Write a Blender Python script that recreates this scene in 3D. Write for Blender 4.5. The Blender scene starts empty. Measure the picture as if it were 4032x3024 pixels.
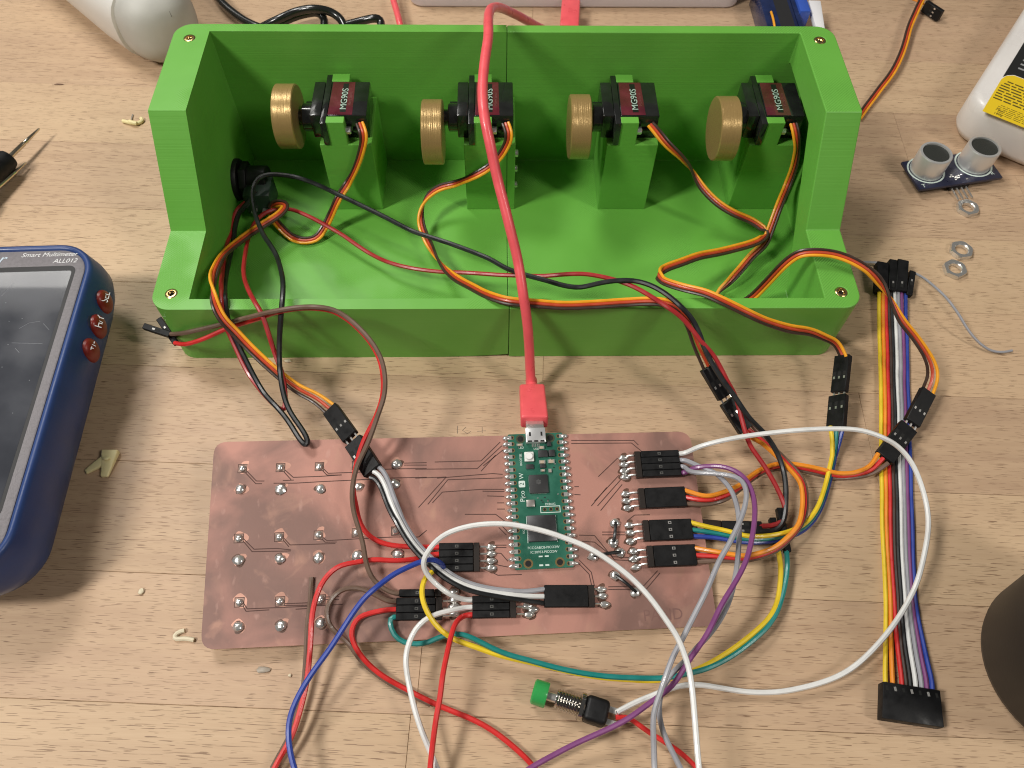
import bpy, bmesh, math, random
from mathutils import Vector, Matrix, noise
S = 0.001                                   # the scene is written in millimetres, built in metres
scene = bpy.context.scene
col = scene.collection
# ------------------------------------------------------------------ camera
CAM = {"C": [-4.484514381343177, -184.75984822676216, 281.5479442851757], "r": [0.9998311672050629, -0.013220693251601849, 0.012761283450681813], "u": [0.0046712495338997635, 0.8545577767944349, 0.519335330540822], "c": [0.01777122711445773, 0.5191880385660863, -0.8544752565737328], "f": 27.613283822745252}
cam_d = bpy.data.cameras.new('camera'); cam = bpy.data.objects.new('camera', cam_d); col.objects.link(cam)
_r, _u, _c = Vector(CAM['r']), Vector(CAM['u']), Vector(CAM['c'])
_m = Matrix((_r, _u, -_c)).transposed().to_4x4(); _m.translation = Vector(CAM['C'])*S
cam.matrix_world = _m
cam_d.sensor_width = 36; cam_d.lens = CAM['f']; cam_d.clip_start = .01; cam_d.clip_end = 50
cam_d.dof.use_dof = True; cam_d.dof.focus_distance = .275; cam_d.dof.aperture_fstop = 40
scene.camera = cam
scene.cycles.filter_width = 1.1
# ------------------------------------------------------------------ light: ceiling lamps of a workshop
world = bpy.data.worlds.new('World'); scene.world = world; world.use_nodes = True
bg = world.node_tree.nodes['Background']; bg.inputs[0].default_value = (1, .965, .92, 1); bg.inputs[1].default_value = .09
def lamp(name, loc, target, sx, sy, power, color):
    l = bpy.data.lights.new(name, 'AREA'); l.shape = 'RECTANGLE'; l.size = sx; l.size_y = sy; l.energy = power; l.color = color
    o = bpy.data.objects.new(name, l); col.objects.link(o); o.location = Vector(loc)*S
    if target: o.rotation_euler = (Vector(target)-Vector(loc)).to_track_quat('-Z', 'Y').to_euler()
lamp('ceiling_lamp_left', (-720, -330, 1000), (0, 40, 0), .15, .26, 11.5, (1, .97, .92))
lamp('ceiling_lamp_back', (-1300, 1300, 1500), None, 1.4, .26, 7, (1, .97, .92))
lamp('ceiling_lamp_middle', (-430, 430, 950), (0, 40, 0), .3, .16, 5.5, (1, .97, .92))
lamp('ceiling_lamp_right', (900, -480, 1150), (0, 40, 0), .16, .36, 6.5, (1, .95, .88))
vs = scene.view_settings; vs.view_transform = 'Standard'; vs.look = 'None'; vs.exposure = -.12; vs.gamma = 1; vs.use_curve_mapping = False
# ------------------------------------------------------------------ data: positions in mm (x right, y away, z up; the box front edge is y = 0)
D = {'W':{'white_button':[[64.0,-53.1,14.0],[70.9,-52.6,18.0],[78.8,-52.2,22.0],[93.3,-51.4,26.0],[106.8,-52.1,30.0],[117.9,-51.4,29.3],[128.3,-51.7,28.7],[134.9,-53.7,28.0],[142.3,-56.6,25.0],[147.3,-61.8,22.0],[149.9,-69.7,19.0],[150.9,-78.5,16.0],[150.3,-85.4,13.7],[147.0,-94.9,11.3],[143.4,-102.5,9.0],[137.6,-110.4,8.0],[129.0,-119.6,7.0],[120.3,-127.0,6.0],[111.6,-132.0,5.0],[101.7,-135.2,4.3],[90.5,-137.1,3.7],[79.8,-137.1,3.0],[70.2,-136.2,4.5],[62.9,-135.4,6.0],[57.1,-135.7,8.0],[50.8,-136.9,7.5],[44.6,-139.0,7.0],[38.3,-141.4,6.5],[34.1,-143.4,6.0]],
 'white_high':[[-13.2,-106.8,8.5],[-17.4,-107.2,11.0],[-21.5,-106.2,13.5],[-26.8,-102.8,16.0],[-29.5,-100.2,19.0],[-30.5,-97.9,22.0],[-29.3,-95.4,24.0],[-26.5,-92.3,26.0],[-22.2,-89.8,28.0],[-16.0,-88.1,29.3],[-10.8,-87.7,30.7],[-3.4,-87.9,32.0],[2.3,-88.8,32.5],[9.9,-90.8,33.0],[17.5,-93.8,33.5],[24.9,-97.4,34.0],[32.2,-102.2,33.3],[39.3,-108.2,32.7],[44.7,-114.5,32.0],[48.2,-119.6,30.7],[51.8,-125.1,29.3],[53.5,-129.6,28.0],[54.7,-133.6,26.8],[55.1,-140.2,25.6],[54.9,-148.8,24.4],[54.9,-157.2,23.2],[55.0,-164.3,22.0]],
 'white_low':[[-14.1,-109.4,8.0],[-17.0,-110.1,9.5],[-20.5,-111.0,11.0],[-25.6,-112.6,12.5],[-29.6,-114.9,14.0],[-32.6,-118.0,14.0],[-34.3,-122.0,14.0],[-35.2,-126.0,14.0],[-35.1,-129.6,12.7],[-33.9,-135.1,11.3],[-31.7,-142.6,10.0],[-29.4,-148.8,8.7],[-26.9,-154.0,7.3],[-24.3,-159.4,6.0],[-23.1,-162.0,6.0]],
 'red_short':[[-13.0,-111.8,8.0],[-15.3,-112.5,9.3],[-17.3,-113.3,10.7],[-19.3,-115.6,12.0],[-20.5,-120.1,13.3],[-21.5,-125.3,14.7],[-22.7,-132.8,16.0],[-23.4,-139.7,15.0],[-24.7,-146.4,14.0],[-25.6,-152.9,12.0],[-26.2,-159.7,10.0],[-26.4,-162.3,10.0]],
 'red_long':[[-39.1,-110.9,8.0],[-40.8,-111.1,8.0],[-47.5,-110.5,8.0],[-52.8,-112.2,8.0],[-54.5,-114.7,8.0],[-55.3,-118.1,6.7],[-53.6,-121.8,5.3],[-50.4,-125.7,4.0],[-45.5,-129.6,3.0],[-39.6,-132.9,2.0],[-32.7,-136.4,2.0],[-26.4,-139.4,2.0],[-20.2,-141.9,2.0],[-12.9,-144.8,2.0],[-5.8,-148.7,2.0],[-0.8,-152.4,2.0],[3.2,-155.7,2.0],[6.3,-158.7,2.0],[8.8,-162.1,2.0]],
 'blue_single':[[-22.7,-97.3,10.0],[-23.3,-96.8,11.0],[-24.4,-96.1,15.5],[-26.8,-96.1,20.0],[-30.3,-96.8,21.0],[-34.3,-99.0,22.0],[-39.2,-101.8,23.0],[-43.9,-105.9,24.0],[-49.0,-110.0,22.5],[-53.3,-115.6,21.0],[-56.1,-119.7,19.5],[-59.8,-125.6,18.0],[-64.0,-131.1,16.5],[-67.7,-136.4,15.0],[-70.3,-141.7,13.5],[-71.4,-146.9,12.0],[-70.9,-151.3,11.3],[-69.4,-156.5,10.7],[-68.3,-159.2,10.0],[-67.1,-161.8,10.0]],
 'red_left':[[-24.7,-90.7,10.0],[-26.0,-91.2,11.0],[-32.9,-92.9,12.0],[-40.9,-94.0,13.0],[-48.9,-93.8,13.8],[-55.1,-95.2,14.5],[-59.2,-96.2,15.2],[-62.0,-98.6,16.0],[-64.5,-101.5,15.5],[-66.2,-105.0,15.0],[-67.2,-109.6,14.5],[-67.5,-114.6,14.0],[-67.5,-121.7,12.0],[-67.6,-128.7,10.0],[-68.2,-135.6,8.0],[-69.5,-142.5,7.0],[-71.4,-149.3,6.0],[-74.2,-155.1,5.0],[-76.1,-158.5,4.0],[-77.1,-161.2,4.0]],
 'red_brown_pair':[[-26.5,-87.6,10.5],[-36.0,-88.2,11.0],[-44.2,-87.5,11.5],[-49.7,-85.6,12.8],[-53.0,-82.6,14.0],[-54.6,-79.4,16.0],[-55.7,-74.9,18.0],[-56.8,-70.3,20.0],[-56.2,-62.2,22.0],[-53.5,-53.9,26.0],[-49.1,-45.6,30.0],[-46.6,-37.6,33.0],[-47.4,-27.6,36.0],[-52.1,-18.4,38.0],[-61.3,-9.1,40.0],[-66.4,-6.7,42.0],[-70.9,-6.9,44.0],[-78.8,-5.3,42.0],[-87.9,-5.6,40.0],[-97.4,-2.7,32.0],[-112.5,-1.8,24.0],[-123.2,-5.3,21.0],[-130.3,-5.3,18.0],[-136.0,-2.5,15.0]],
 'brown_pair':[[-38.8,-103.6,8.5],[-40.9,-103.4,10.0],[-44.6,-103.2,11.5],[-47.6,-101.3,13.0],[-49.7,-98.3,14.3],[-51.1,-94.4,15.7],[-51.7,-90.4,17.0],[-53.6,-84.7,18.5],[-55.7,-78.8,20.0],[-56.6,-73.8,21.3],[-56.5,-68.8,22.7],[-55.3,-62.2,24.0],[-52.0,-56.8,28.0],[-48.2,-46.7,32.0],[-45.6,-38.7,35.0],[-46.6,-28.7,38.0],[-51.8,-18.7,40.0],[-60.9,-9.5,42.0],[-66.0,-7.3,44.0],[-70.8,-7.5,46.0],[-78.2,-6.0,44.0],[-87.3,-6.2,42.0],[-100.4,-3.3,34.0],[-113.9,-1.0,26.0],[-130.0,-1.7,21.0],[-138.7,1.2,16.0]],
 'brown_loop':[[-39.2,-108.7,8.0],[-40.8,-108.9,9.3],[-45.4,-107.1,10.7],[-49.5,-104.6,12.0],[-53.7,-103.3,12.2],[-58.0,-103.7,12.5],[-60.6,-105.5,12.8],[-62.5,-108.4,13.0],[-63.1,-111.4,12.0],[-62.5,-114.6,11.0],[-60.9,-116.9,10.0],[-58.7,-118.3,7.5],[-56.0,-120.3,5.0],[-52.3,-125.0,3.8],[-48.3,-128.5,2.7],[-41.9,-132.5,1.5],[-35.5,-135.8,1.5],[-27.5,-139.7,1.5]],
 'brown_end':[[-70.2,-98.7,10.0],[-70.1,-100.1,9.6],[-70.1,-102.3,9.2],[-70.0,-105.4,8.8],[-70.0,-110.1,8.4],[-70.0,-116.3,8.0],[-69.8,-122.1,6.7],[-69.7,-127.9,5.3],[-69.9,-134.9,4.0],[-71.0,-141.5,3.5],[-72.7,-148.8,3.0],[-75.5,-154.7,2.5],[-77.3,-158.4,2.0]],
 'yellow_long':[[-23.7,-96.1,10.0],[-26.0,-97.3,13.0],[-28.7,-99.0,14.5],[-30.5,-102.4,16.0],[-30.8,-106.1,16.0],[-29.6,-110.8,16.0],[-27.5,-114.4,13.7],[-23.9,-118.0,11.3],[-19.3,-120.6,9.0],[-13.5,-122.3,7.8],[-5.7,-124.7,6.5],[4.7,-127.0,5.2],[15.2,-129.4,4.0],[25.5,-131.4,4.3],[35.7,-132.7,4.7],[50.3,-133.3,5.0],[61.4,-130.5,5.5],[74.0,-124.4,6.0],[82.2,-119.3,5.8],[89.8,-113.4,5.5],[93.7,-108.1,5.2],[96.6,-100.2,5.0],[97.9,-93.4,5.0],[97.9,-88.1,5.0]],
 'teal_long':[[-39.0,-112.4,7.5],[-40.8,-113.1,8.0],[-42.0,-115.3,7.5],[-40.5,-118.3,7.0],[-37.2,-120.6,6.5],[-32.5,-121.3,6.0],[-28.3,-120.8,7.2],[-23.6,-119.0,8.3],[-18.2,-118.6,9.5],[-13.5,-119.8,8.8],[-7.9,-122.5,8.1],[-1.6,-125.1,7.4],[4.6,-126.8,6.7],[15.0,-129.4,6.0],[25.4,-131.4,6.2],[35.5,-132.6,6.3],[50.1,-132.9,6.5],[57.1,-131.8,6.3],[65.2,-130.1,6.2],[73.7,-126.4,6.0],[82.6,-120.8,5.8],[89.4,-115.5,5.5],[93.9,-109.7,5.2],[97.8,-101.9,5.0],[100.2,-94.6,5.0],[101.0,-88.9,5.0]],
 'jack_red':[[-116.1,79.0,18.0],[-120.0,75.5,15.0],[-124.1,71.9,14.0],[-125.0,67.6,12.5],[-125.6,61.1,11.0],[-124.8,52.3,13.5],[-123.4,39.5,16.0],[-117.0,19.1,28.0],[-112.0,4.3,36.5],[-111.0,-1.4,36.0],[-110.8,-4.6,30.0],[-107.0,-11.8,24.5],[-100.9,-21.8,19.0],[-91.7,-32.6,18.0],[-88.4,-35.1,17.0],[-86.8,-35.3,17.0],[-86.3,-33.0,18.0],[-88.2,-21.6,22.0],[-91.3,-14.3,26.0],[-93.0,-9.4,31.5],[-95.5,-3.1,37.0],[-97.0,-1.0,38.0],[-100.6,5.1,38.0],[-107.3,19.2,30.0],[-112.0,34.4,22.0],[-114.1,44.6,18.0],[-115.4,58.4,14.0],[-114.1,65.1,14.0],[-110.9,69.9,14.0],[-107.4,72.8,13.0],[-100.4,74.4,12.0],[-94.7,71.8,12.0],[-88.8,68.3,12.0],[-83.1,64.4,12.0],[-75.3,59.4,11.3],[-67.8,53.3,10.7],[-60.6,48.2,10.0],[-53.3,43.0,11.3],[-43.9,38.7,12.7],[-32.3,35.5,14.0],[-18.5,31.4,18.0],[1.2,26.6,22.0],[14.1,23.6,25.3],[23.4,21.8,28.7],[29.9,19.3,32.0],[35.7,15.7,35.0],[42.4,10.9,38.0],[49.1,6.5,39.3],[54.9,0.9,40.7],[61.0,-5.9,42.0],[66.1,-8.7,39.3],[69.7,-12.2,36.7],[73.8,-16.8,34.0],[78.1,-19.8,31.0],[81.2,-24.2,28.0],[84.2,-29.4,25.0],[86.8,-32.4,22.0],[88.4,-37.7,19.3],[90.0,-46.3,16.7],[91.8,-50.3,14.0],[96.5,-57.6,11.7],[100.2,-64.3,9.3],[102.8,-70.8,7.0],[103.1,-75.4,6.5],[101.2,-78.1,6.0],[96.8,-79.5,5.5],[92.6,-79.1,5.0]],
 'jack_black':[[-114.5,77.8,20.0],[-118.5,73.7,16.0],[-122.1,70.5,14.0],[-123.2,65.6,12.5],[-123.3,55.9,11.0],[-121.3,41.2,15.5],[-119.2,29.8,20.0],[-115.0,15.8,28.2],[-110.4,3.6,36.5],[-110.0,-1.4,32.8],[-109.0,-5.0,29.0],[-105.1,-12.2,24.5],[-98.8,-23.3,20.0],[-93.8,-30.5,19.5],[-90.4,-33.8,19.0],[-86.6,-38.0,19.2],[-82.7,-43.1,19.5],[-79.6,-47.8,19.8],[-76.8,-51.6,20.0],[-75.5,-52.1,20.5],[-75.0,-50.8,21.0],[-78.1,-45.7,21.7],[-82.0,-40.7,22.3],[-84.8,-35.5,23.0],[-86.9,-28.2,24.5],[-88.7,-18.6,26.0],[-88.4,-10.1,32.5],[-87.1,-3.9,39.0],[-87.3,4.2,40.0],[-89.0,12.6,38.0],[-95.7,30.1,30.0],[-101.0,39.4,28.0],[-104.3,45.1,26.0],[-108.2,53.5,25.0],[-111.6,61.8,24.0],[-113.6,69.5,24.7],[-113.8,74.5,25.3],[-112.9,77.5,26.0],[-111.3,80.4,26.0],[-107.8,81.9,26.0],[-101.9,82.6,25.0],[-95.8,82.2,24.0],[-85.0,78.0,23.0],[-74.2,72.4,22.0],[-56.9,63.3,20.0],[-43.0,55.7,18.0],[-35.2,51.6,18.7],[-22.8,45.6,19.3],[-9.2,38.2,20.0],[-0.7,29.5,23.0],[5.6,24.3,26.0],[13.7,18.6,29.3],[22.7,12.4,32.7],[28.9,9.0,36.0],[34.9,9.3,38.0],[43.1,9.2,40.0],[50.1,8.0,41.0],[56.3,4.4,42.0],[61.6,-0.3,42.0],[65.8,-5.7,42.0],[69.8,-8.5,39.0],[72.6,-13.3,36.0],[75.1,-19.1,32.0],[79.7,-26.3,28.0],[85.6,-33.6,24.0],[91.2,-41.5,20.0],[97.4,-46.0,16.0],[101.6,-51.3,13.0],[104.1,-57.7,10.0],[104.3,-65.2,8.5],[103.4,-71.6,7.0],[101.9,-77.2,6.5],[99.7,-80.7,6.0],[96.3,-81.7,5.5],[92.3,-81.1,5.0]],
 'purple':[[63.2,-61.1,13.0],[65.0,-61.0,14.5],[67.5,-60.6,16.0],[72.2,-60.8,18.0],[76.8,-61.6,20.0],[80.6,-63.4,21.3],[83.6,-67.0,22.7],[85.1,-71.6,24.0],[85.6,-77.4,24.7],[84.8,-82.8,25.3],[83.3,-88.1,26.0],[81.2,-94.1,26.0],[78.3,-100.1,26.0],[75.1,-104.9,26.0],[68.6,-113.5,24.0],[63.8,-121.5,22.0],[59.9,-126.5,20.7],[56.7,-130.1,19.3],[54.5,-133.1,18.0],[50.9,-137.5,16.0],[43.7,-142.1,14.0],[36.2,-146.4,12.0],[28.7,-149.6,10.0],[18.8,-153.3,8.0],[11.3,-156.7,7.0],[6.0,-159.2,6.0],[1.4,-161.8,6.0]],
 'grey_right':[[62.8,-56.4,14.0],[66.2,-57.8,15.3],[69.2,-59.6,16.7],[75.3,-63.3,18.0],[77.8,-67.3,19.3],[79.5,-71.1,20.7],[80.0,-75.5,22.0],[80.1,-79.9,22.5],[79.2,-87.0,23.0],[78.0,-93.5,22.7],[76.6,-99.8,22.3],[75.5,-103.5,22.0],[72.8,-110.7,21.0],[69.0,-117.0,20.0],[64.3,-122.3,19.2],[59.3,-126.6,18.5],[56.7,-129.3,17.8],[53.0,-132.0,17.0],[50.3,-134.4,15.5],[47.4,-139.3,14.0],[46.6,-144.7,12.5],[47.7,-150.5,11.0],[50.3,-156.1,9.5],[52.4,-160.4,8.0],[53.5,-163.1,8.0]],
 'grey_left':[[62.2,-59.2,13.5],[65.7,-61.4,15.7],[68.5,-63.2,17.8],[72.9,-64.4,20.0],[77.5,-65.7,21.5],[81.1,-67.1,23.0],[83.0,-69.6,24.5],[83.2,-73.9,26.0],[81.8,-78.9,26.7],[79.5,-83.9,27.3],[76.6,-88.9,28.0],[73.0,-94.7,28.0],[69.1,-100.0,28.0],[66.1,-105.3,28.0],[63.1,-110.5,28.0],[57.6,-119.1,26.7],[54.2,-124.4,25.3],[50.2,-130.5,24.0],[47.3,-137.1,22.0],[45.7,-141.3,20.0],[44.1,-145.5,18.0],[43.7,-151.8,15.0],[43.5,-160.6,12.0],[43.4,-163.3,12.0]],
 'button_red':[[33.6,-144.9,5.0],[35.9,-144.8,5.0],[37.7,-145.0,5.0],[39.8,-146.2,4.7],[44.5,-149.6,4.3],[49.8,-152.8,4.0],[54.5,-155.9,3.5],[58.7,-160.0,3.0],[61.3,-162.8,3.0]],
 'usb_main':[[8.9,-18.4,9.0],[8.7,-16.6,11.0],[8.0,-11.5,21.0],[7.0,-6.5,33.0],[5.4,-0.7,43.0],[3.1,10.0,52.0],[-0.4,19.4,62.0],[-4.1,30.8,72.0],[-7.1,39.3,82.0],[-9.1,47.1,88.0],[-9.6,57.2,90.0],[-8.8,73.2,92.0],[-7.7,85.7,93.0],[-7.6,97.3,92.0],[-7.3,109.3,88.0],[-5.7,121.3,82.0],[-2.5,131.8,75.0],[2.4,142.1,66.0],[11.5,155.8,52.0],[20.4,169.9,38.0],[30.1,184.2,25.0]],
 'red_back':[[-66.1,255.1,8.0],[-63.9,241.6,8.0],[-61.5,232.1,7.0],[-59.2,222.0,6.0],[-58.1,216.6,3.0]],
 'black_back_a':[[-172.5,257.5,6.0],[-164.6,244.0,6.0],[-156.3,234.0,5.7],[-148.6,226.7,5.3],[-141.4,221.7,5.0],[-133.4,218.6,4.0]],
 'black_back_b':[[-138.8,220.2,4.0],[-127.3,221.4,9.0],[-117.3,226.4,10.5],[-106.6,226.8,12.0],[-97.9,226.9,10.0],[-92.8,223.9,8.0],[-90.0,218.4,6.0]],
 'black_back_c':[[-137.5,218.3,3.0],[-125.7,223.3,6.0],[-115.7,228.7,7.0],[-105.1,229.0,8.0],[-102.6,226.9,6.0],[-102.3,220.4,4.0]],
 'black_back_d':[[-89.4,220.9,6.0],[-78.4,223.5,7.5],[-72.5,223.0,9.0],[-70.1,223.5,7.5],[-69.6,218.5,6.0]],
 'spare_grey':[[185.5,42.3,4.0],[187.6,39.4,5.0],[189.0,34.3,7.0],[192.1,24.9,9.0],[194.8,15.8,9.0],[198.8,8.9,6.0],[204.1,3.6,3.0],[208.9,1.2,1.2],[214.3,0.6,1.0],[218.3,1.5,1.0]],
 'spare_grey_left':[[158.7,49.8,3.0],[163.3,49.5,3.0],[169.4,48.8,3.5],[172.0,48.1,4.0]]},'RB':{'servo1':{'p':[[-63.2,86.0,51.5],[-62.2,83.4,51.2],[-61.3,80.9,49.4],[-62.0,80.4,45.3],[-64.6,79.7,38.1],[-68.3,79.5,30.2],[-72.9,79.0,22.3],[-75.9,73.1,21.0],[-80.4,70.5,13.0],[-84.1,66.9,8.0],[-88.4,62.3,5.0],[-93.0,61.1,5.0],[-98.7,62.6,5.0],[-106.3,69.9,6.0],[-109.3,73.3,8.0],[-109.8,75.0,12.0],[-106.9,74.4,15.0],[-103.0,73.0,17.0],[-100.2,70.9,18.0],[-102.1,66.1,18.0],[-106.7,61.1,18.0],[-112.4,55.6,18.0],[-117.4,47.3,20.0],[-120.4,36.8,24.0],[-118.9,21.9,32.0],[-115.9,9.7,38.0],[-113.7,2.0,40.0],[-112.3,-2.2,38.0],[-109.7,-6.0,35.0],[-106.3,-8.1,31.0],[-100.7,-12.8,27.0],[-94.8,-18.0,24.0],[-88.2,-23.1,21.0],[-82.3,-27.0,19.0],[-74.9,-30.6,18.0],[-67.9,-36.3,17.5]],
 't':[0.0,0.0,0.0,0.0,0.0,0.0,0.0,0.0,0.0,0.0,0.0,0.0,0.0,0.0,0.0,60.0,120.0,170.0,185.0,180.0,180.0,180.0,180.0,180.0,200.0,260.0,330.0,360.0,360.0,360.0,360.0,360.0,360.0,360.0,360.0,360.0]},
 'servo2':{'p':[[-0.8,86.0,51.6],[0.0,83.6,51.2],[0.8,80.9,49.5],[0.4,80.5,46.1],[-2.4,79.5,40.2],[-7.9,78.5,33.9],[-14.8,77.0,29.9],[-23.6,81.2,21.0],[-30.7,80.9,19.0],[-35.8,78.5,17.0],[-39.1,73.6,14.0],[-39.7,67.8,11.0],[-37.2,58.5,10.0],[-32.0,45.9,12.0],[-26.7,34.6,16.0],[-22.3,27.0,20.0],[-14.7,15.7,28.0],[-7.8,6.0,35.0],[-0.5,1.3,37.5],[9.7,0.2,37.5],[21.7,-0.6,37.0],[33.7,-0.2,37.0],[45.8,0.5,37.5],[57.3,-1.0,40.0],[64.3,-3.5,40.0],[69.4,-8.9,36.0],[73.2,-14.6,30.0],[77.7,-21.7,24.5]],
 't':[0.0,0.0,0.0,0.0,0.0,0.0,0.0,0.0,0.0,-20.0,-90.0,-150.0,-180.0,-260.0,-330.0,-360.0,-360.0,-360.0,-360.0,-360.0,-360.0,-360.0,-360.0,-360.0,-360.0,-360.0,-360.0,-360.0]},
 'servo3':{'p':[[61.7,86.0,51.2],[64.2,83.0,50.0],[68.3,80.0,46.6],[77.0,78.0,39.0],[83.0,78.7,31.0],[88.5,74.2,25.0],[96.0,69.6,20.0],[104.6,65.9,17.0],[111.6,62.9,16.0],[115.6,58.4,16.0],[117.0,55.6,16.0],[113.4,51.2,17.0],[107.5,47.3,18.0],[92.4,39.6,22.0],[80.6,33.6,26.0],[72.9,28.7,28.0],[64.8,23.5,30.0],[61.0,19.0,32.0],[61.6,15.3,33.0],[68.8,8.9,36.0],[77.2,4.5,38.0],[84.3,-0.0,38.0],[92.7,-3.7,36.0],[101.9,-5.3,32.0],[111.7,-5.6,28.0],[121.4,-4.2,24.0],[127.9,-4.9,21.0],[133.8,-6.2,18.0],[136.3,-11.2,15.5]],
 't':[180.0,170.0,130.0,80.0,40.0,0.0,0.0,0.0,0.0,0.0,90.0,180.0,180.0,180.0,180.0,180.0,180.0,270.0,360.0,360.0,360.0,360.0,360.0,360.0,340.0,300.0,280.0,270.0,270.0]},
 'servo4':{'p':[[123.7,86.0,51.5],[124.1,83.2,50.9],[125.2,80.6,47.9],[127.2,80.0,41.4],[128.3,79.0,33.5],[127.9,77.0,24.2],[122.0,64.8,22.0],[118.3,56.6,18.0],[115.5,50.8,14.0],[109.8,46.1,12.0],[102.7,38.2,10.0],[97.0,32.7,8.0],[92.7,29.6,6.0],[91.7,25.8,5.0],[96.4,22.7,5.0],[103.4,23.7,6.0],[106.5,23.9,10.0],[109.3,24.0,18.0],[112.2,23.8,28.0],[115.0,24.2,34.0],[118.3,24.5,38.0],[123.5,23.5,40.0],[131.3,22.5,40.0],[138.0,19.1,40.0],[144.1,16.0,38.0],[149.8,12.8,34.0],[154.3,6.5,30.0],[158.5,-0.5,26.0],[164.1,-5.2,22.0],[168.9,-10.3,18.0],[171.6,-14.2,15.0],[172.6,-18.3,12.0],[170.0,-24.0,9.5]],
 't':[180.0,180.0,180.0,180.0,180.0,180.0,180.0,180.0,180.0,180.0,180.0,230.0,260.0,200.0,180.0,180.0,180.0,180.0,180.0,180.0,180.0,180.0,180.0,180.0,180.0,120.0,40.0,0.0,0.0,0.0,-10.0,-30.0,0.0]},
 'top_cable':{'p':[[255.5,260.7,6.0],[246.8,246.8,6.0],[233.3,222.5,5.0],[223.3,200.6,5.0],[212.2,181.9,4.0],[201.3,167.8,3.0],[193.4,157.8,2.0],[187.2,149.3,1.5]],
 't':[0.0,0.0,0.0,0.0,0.0,0.0,0.0,0.0]},
 'c1_out':{'p':[[-50.0,-63.0,20.5],[-47.9,-64.1,20.5],[-45.8,-67.3,19.5],[-43.2,-73.7,18.5],[-39.9,-80.6,17.0],[-35.3,-87.5,15.5],[-29.8,-93.4,14.0],[-22.8,-99.4,13.0],[-15.2,-103.0,12.0],[-5.6,-105.2,11.0],[2.4,-105.9,10.0],[11.7,-105.7,9.0]],
 't':[0.0,0.0,0.0,0.0,45.0,45.0,45.0,45.0,45.0,45.0,30.0,0.0]},
 'c2_out':{'p':[[92.9,-41.3,11.0],[98.9,-45.8,9.0],[104.1,-51.4,8.0],[107.9,-56.8,8.0],[111.0,-61.8,8.0],[110.5,-68.7,9.0],[108.4,-75.8,10.0],[104.8,-82.1,11.0],[99.8,-86.8,11.0],[94.8,-90.2,11.0],[88.7,-92.4,11.0],[82.1,-93.4,10.5],[75.2,-92.5,10.0],[65.7,-90.7,8.5]],
 't':[0.0,40.0,40.0,40.0,40.0,40.0,40.0,60.0,60.0,60.0,60.0,60.0,40.0,0.0]},
 'c3_out':{'p':[[128.8,-40.2,10.0],[128.2,-44.9,8.0],[127.1,-50.7,5.0],[123.8,-58.9,4.0],[120.4,-65.9,4.0],[115.8,-73.4,5.0],[109.6,-79.7,6.0],[101.2,-83.9,8.0],[93.8,-85.5,9.0],[85.0,-85.8,10.0],[76.8,-84.1,10.0],[65.0,-82.1,9.5]],
 't':[0.0,20.0,50.0,50.0,50.0,50.0,50.0,50.0,50.0,50.0,20.0,0.0]},
 'c4_out':{'p':[[145.9,-52.1,6.0],[140.5,-56.5,4.5],[133.0,-58.4,4.0],[126.9,-58.6,4.0],[121.3,-56.9,4.0],[114.4,-55.1,4.0],[106.1,-54.1,4.0],[98.3,-56.7,6.0],[91.6,-61.1,8.0],[86.2,-65.8,10.0],[78.6,-70.3,12.0],[72.0,-71.9,12.5],[63.9,-70.9,12.0]],
 't':[0.0,30.0,60.0,60.0,60.0,60.0,60.0,60.0,60.0,60.0,30.0,30.0,0.0]}},'H':{'c1a':[[-68.8,-35.6,18.0],[-59.4,-49.1,20.5]],
 'c1b':[[-58.2,-50.7,20.5],[-50.0,-63.0,20.5]],
 'c2a':[[77.1,-21.1,24.5],[84.2,-30.9,18.0]],
 'c2b':[[85.1,-32.1,17.5],[92.7,-41.5,11.0]],
 'c3a':[[136.4,-10.5,15.5],[132.5,-25.7,12.0]],
 'c3b':[[131.9,-27.2,12.0],[128.4,-41.0,10.0]],
 'c4a':[[170.0,-24.0,9.5],[160.7,-37.3,7.0]],
 'c4b':[[159.0,-38.8,7.0],[146.1,-52.1,6.0]],
 'p1':[[93.5,-80.0,4.5],[78.5,-79.6,4.5]],
 'p1b':[[78.3,-79.2,4.0],[68.2,-79.0,6.0]],
 'p2':[[99.7,-76.2,4.0],[99.9,-89.0,4.5]],
 'end_brown':[[-138.2,0.7,16.0],[-148.8,3.7,18.0]],
 'end_red':[[-135.9,-2.1,14.0],[-145.3,10.1,14.0]],
 'top_end':[[248.7,244.4,4.0],[255.3,234.2,4.0]],
 'rib_a':[[167.8,31.7,3.0],[171.0,46.4,5.0]],
 'rib_b':[[172.3,31.6,3.2],[175.9,47.4,5.5]],
 'rib_c':[[176.1,31.5,3.2],[180.1,46.9,6.0]],
 'rib_d':[[179.8,29.6,3.0],[184.3,42.2,4.5]],
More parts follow.
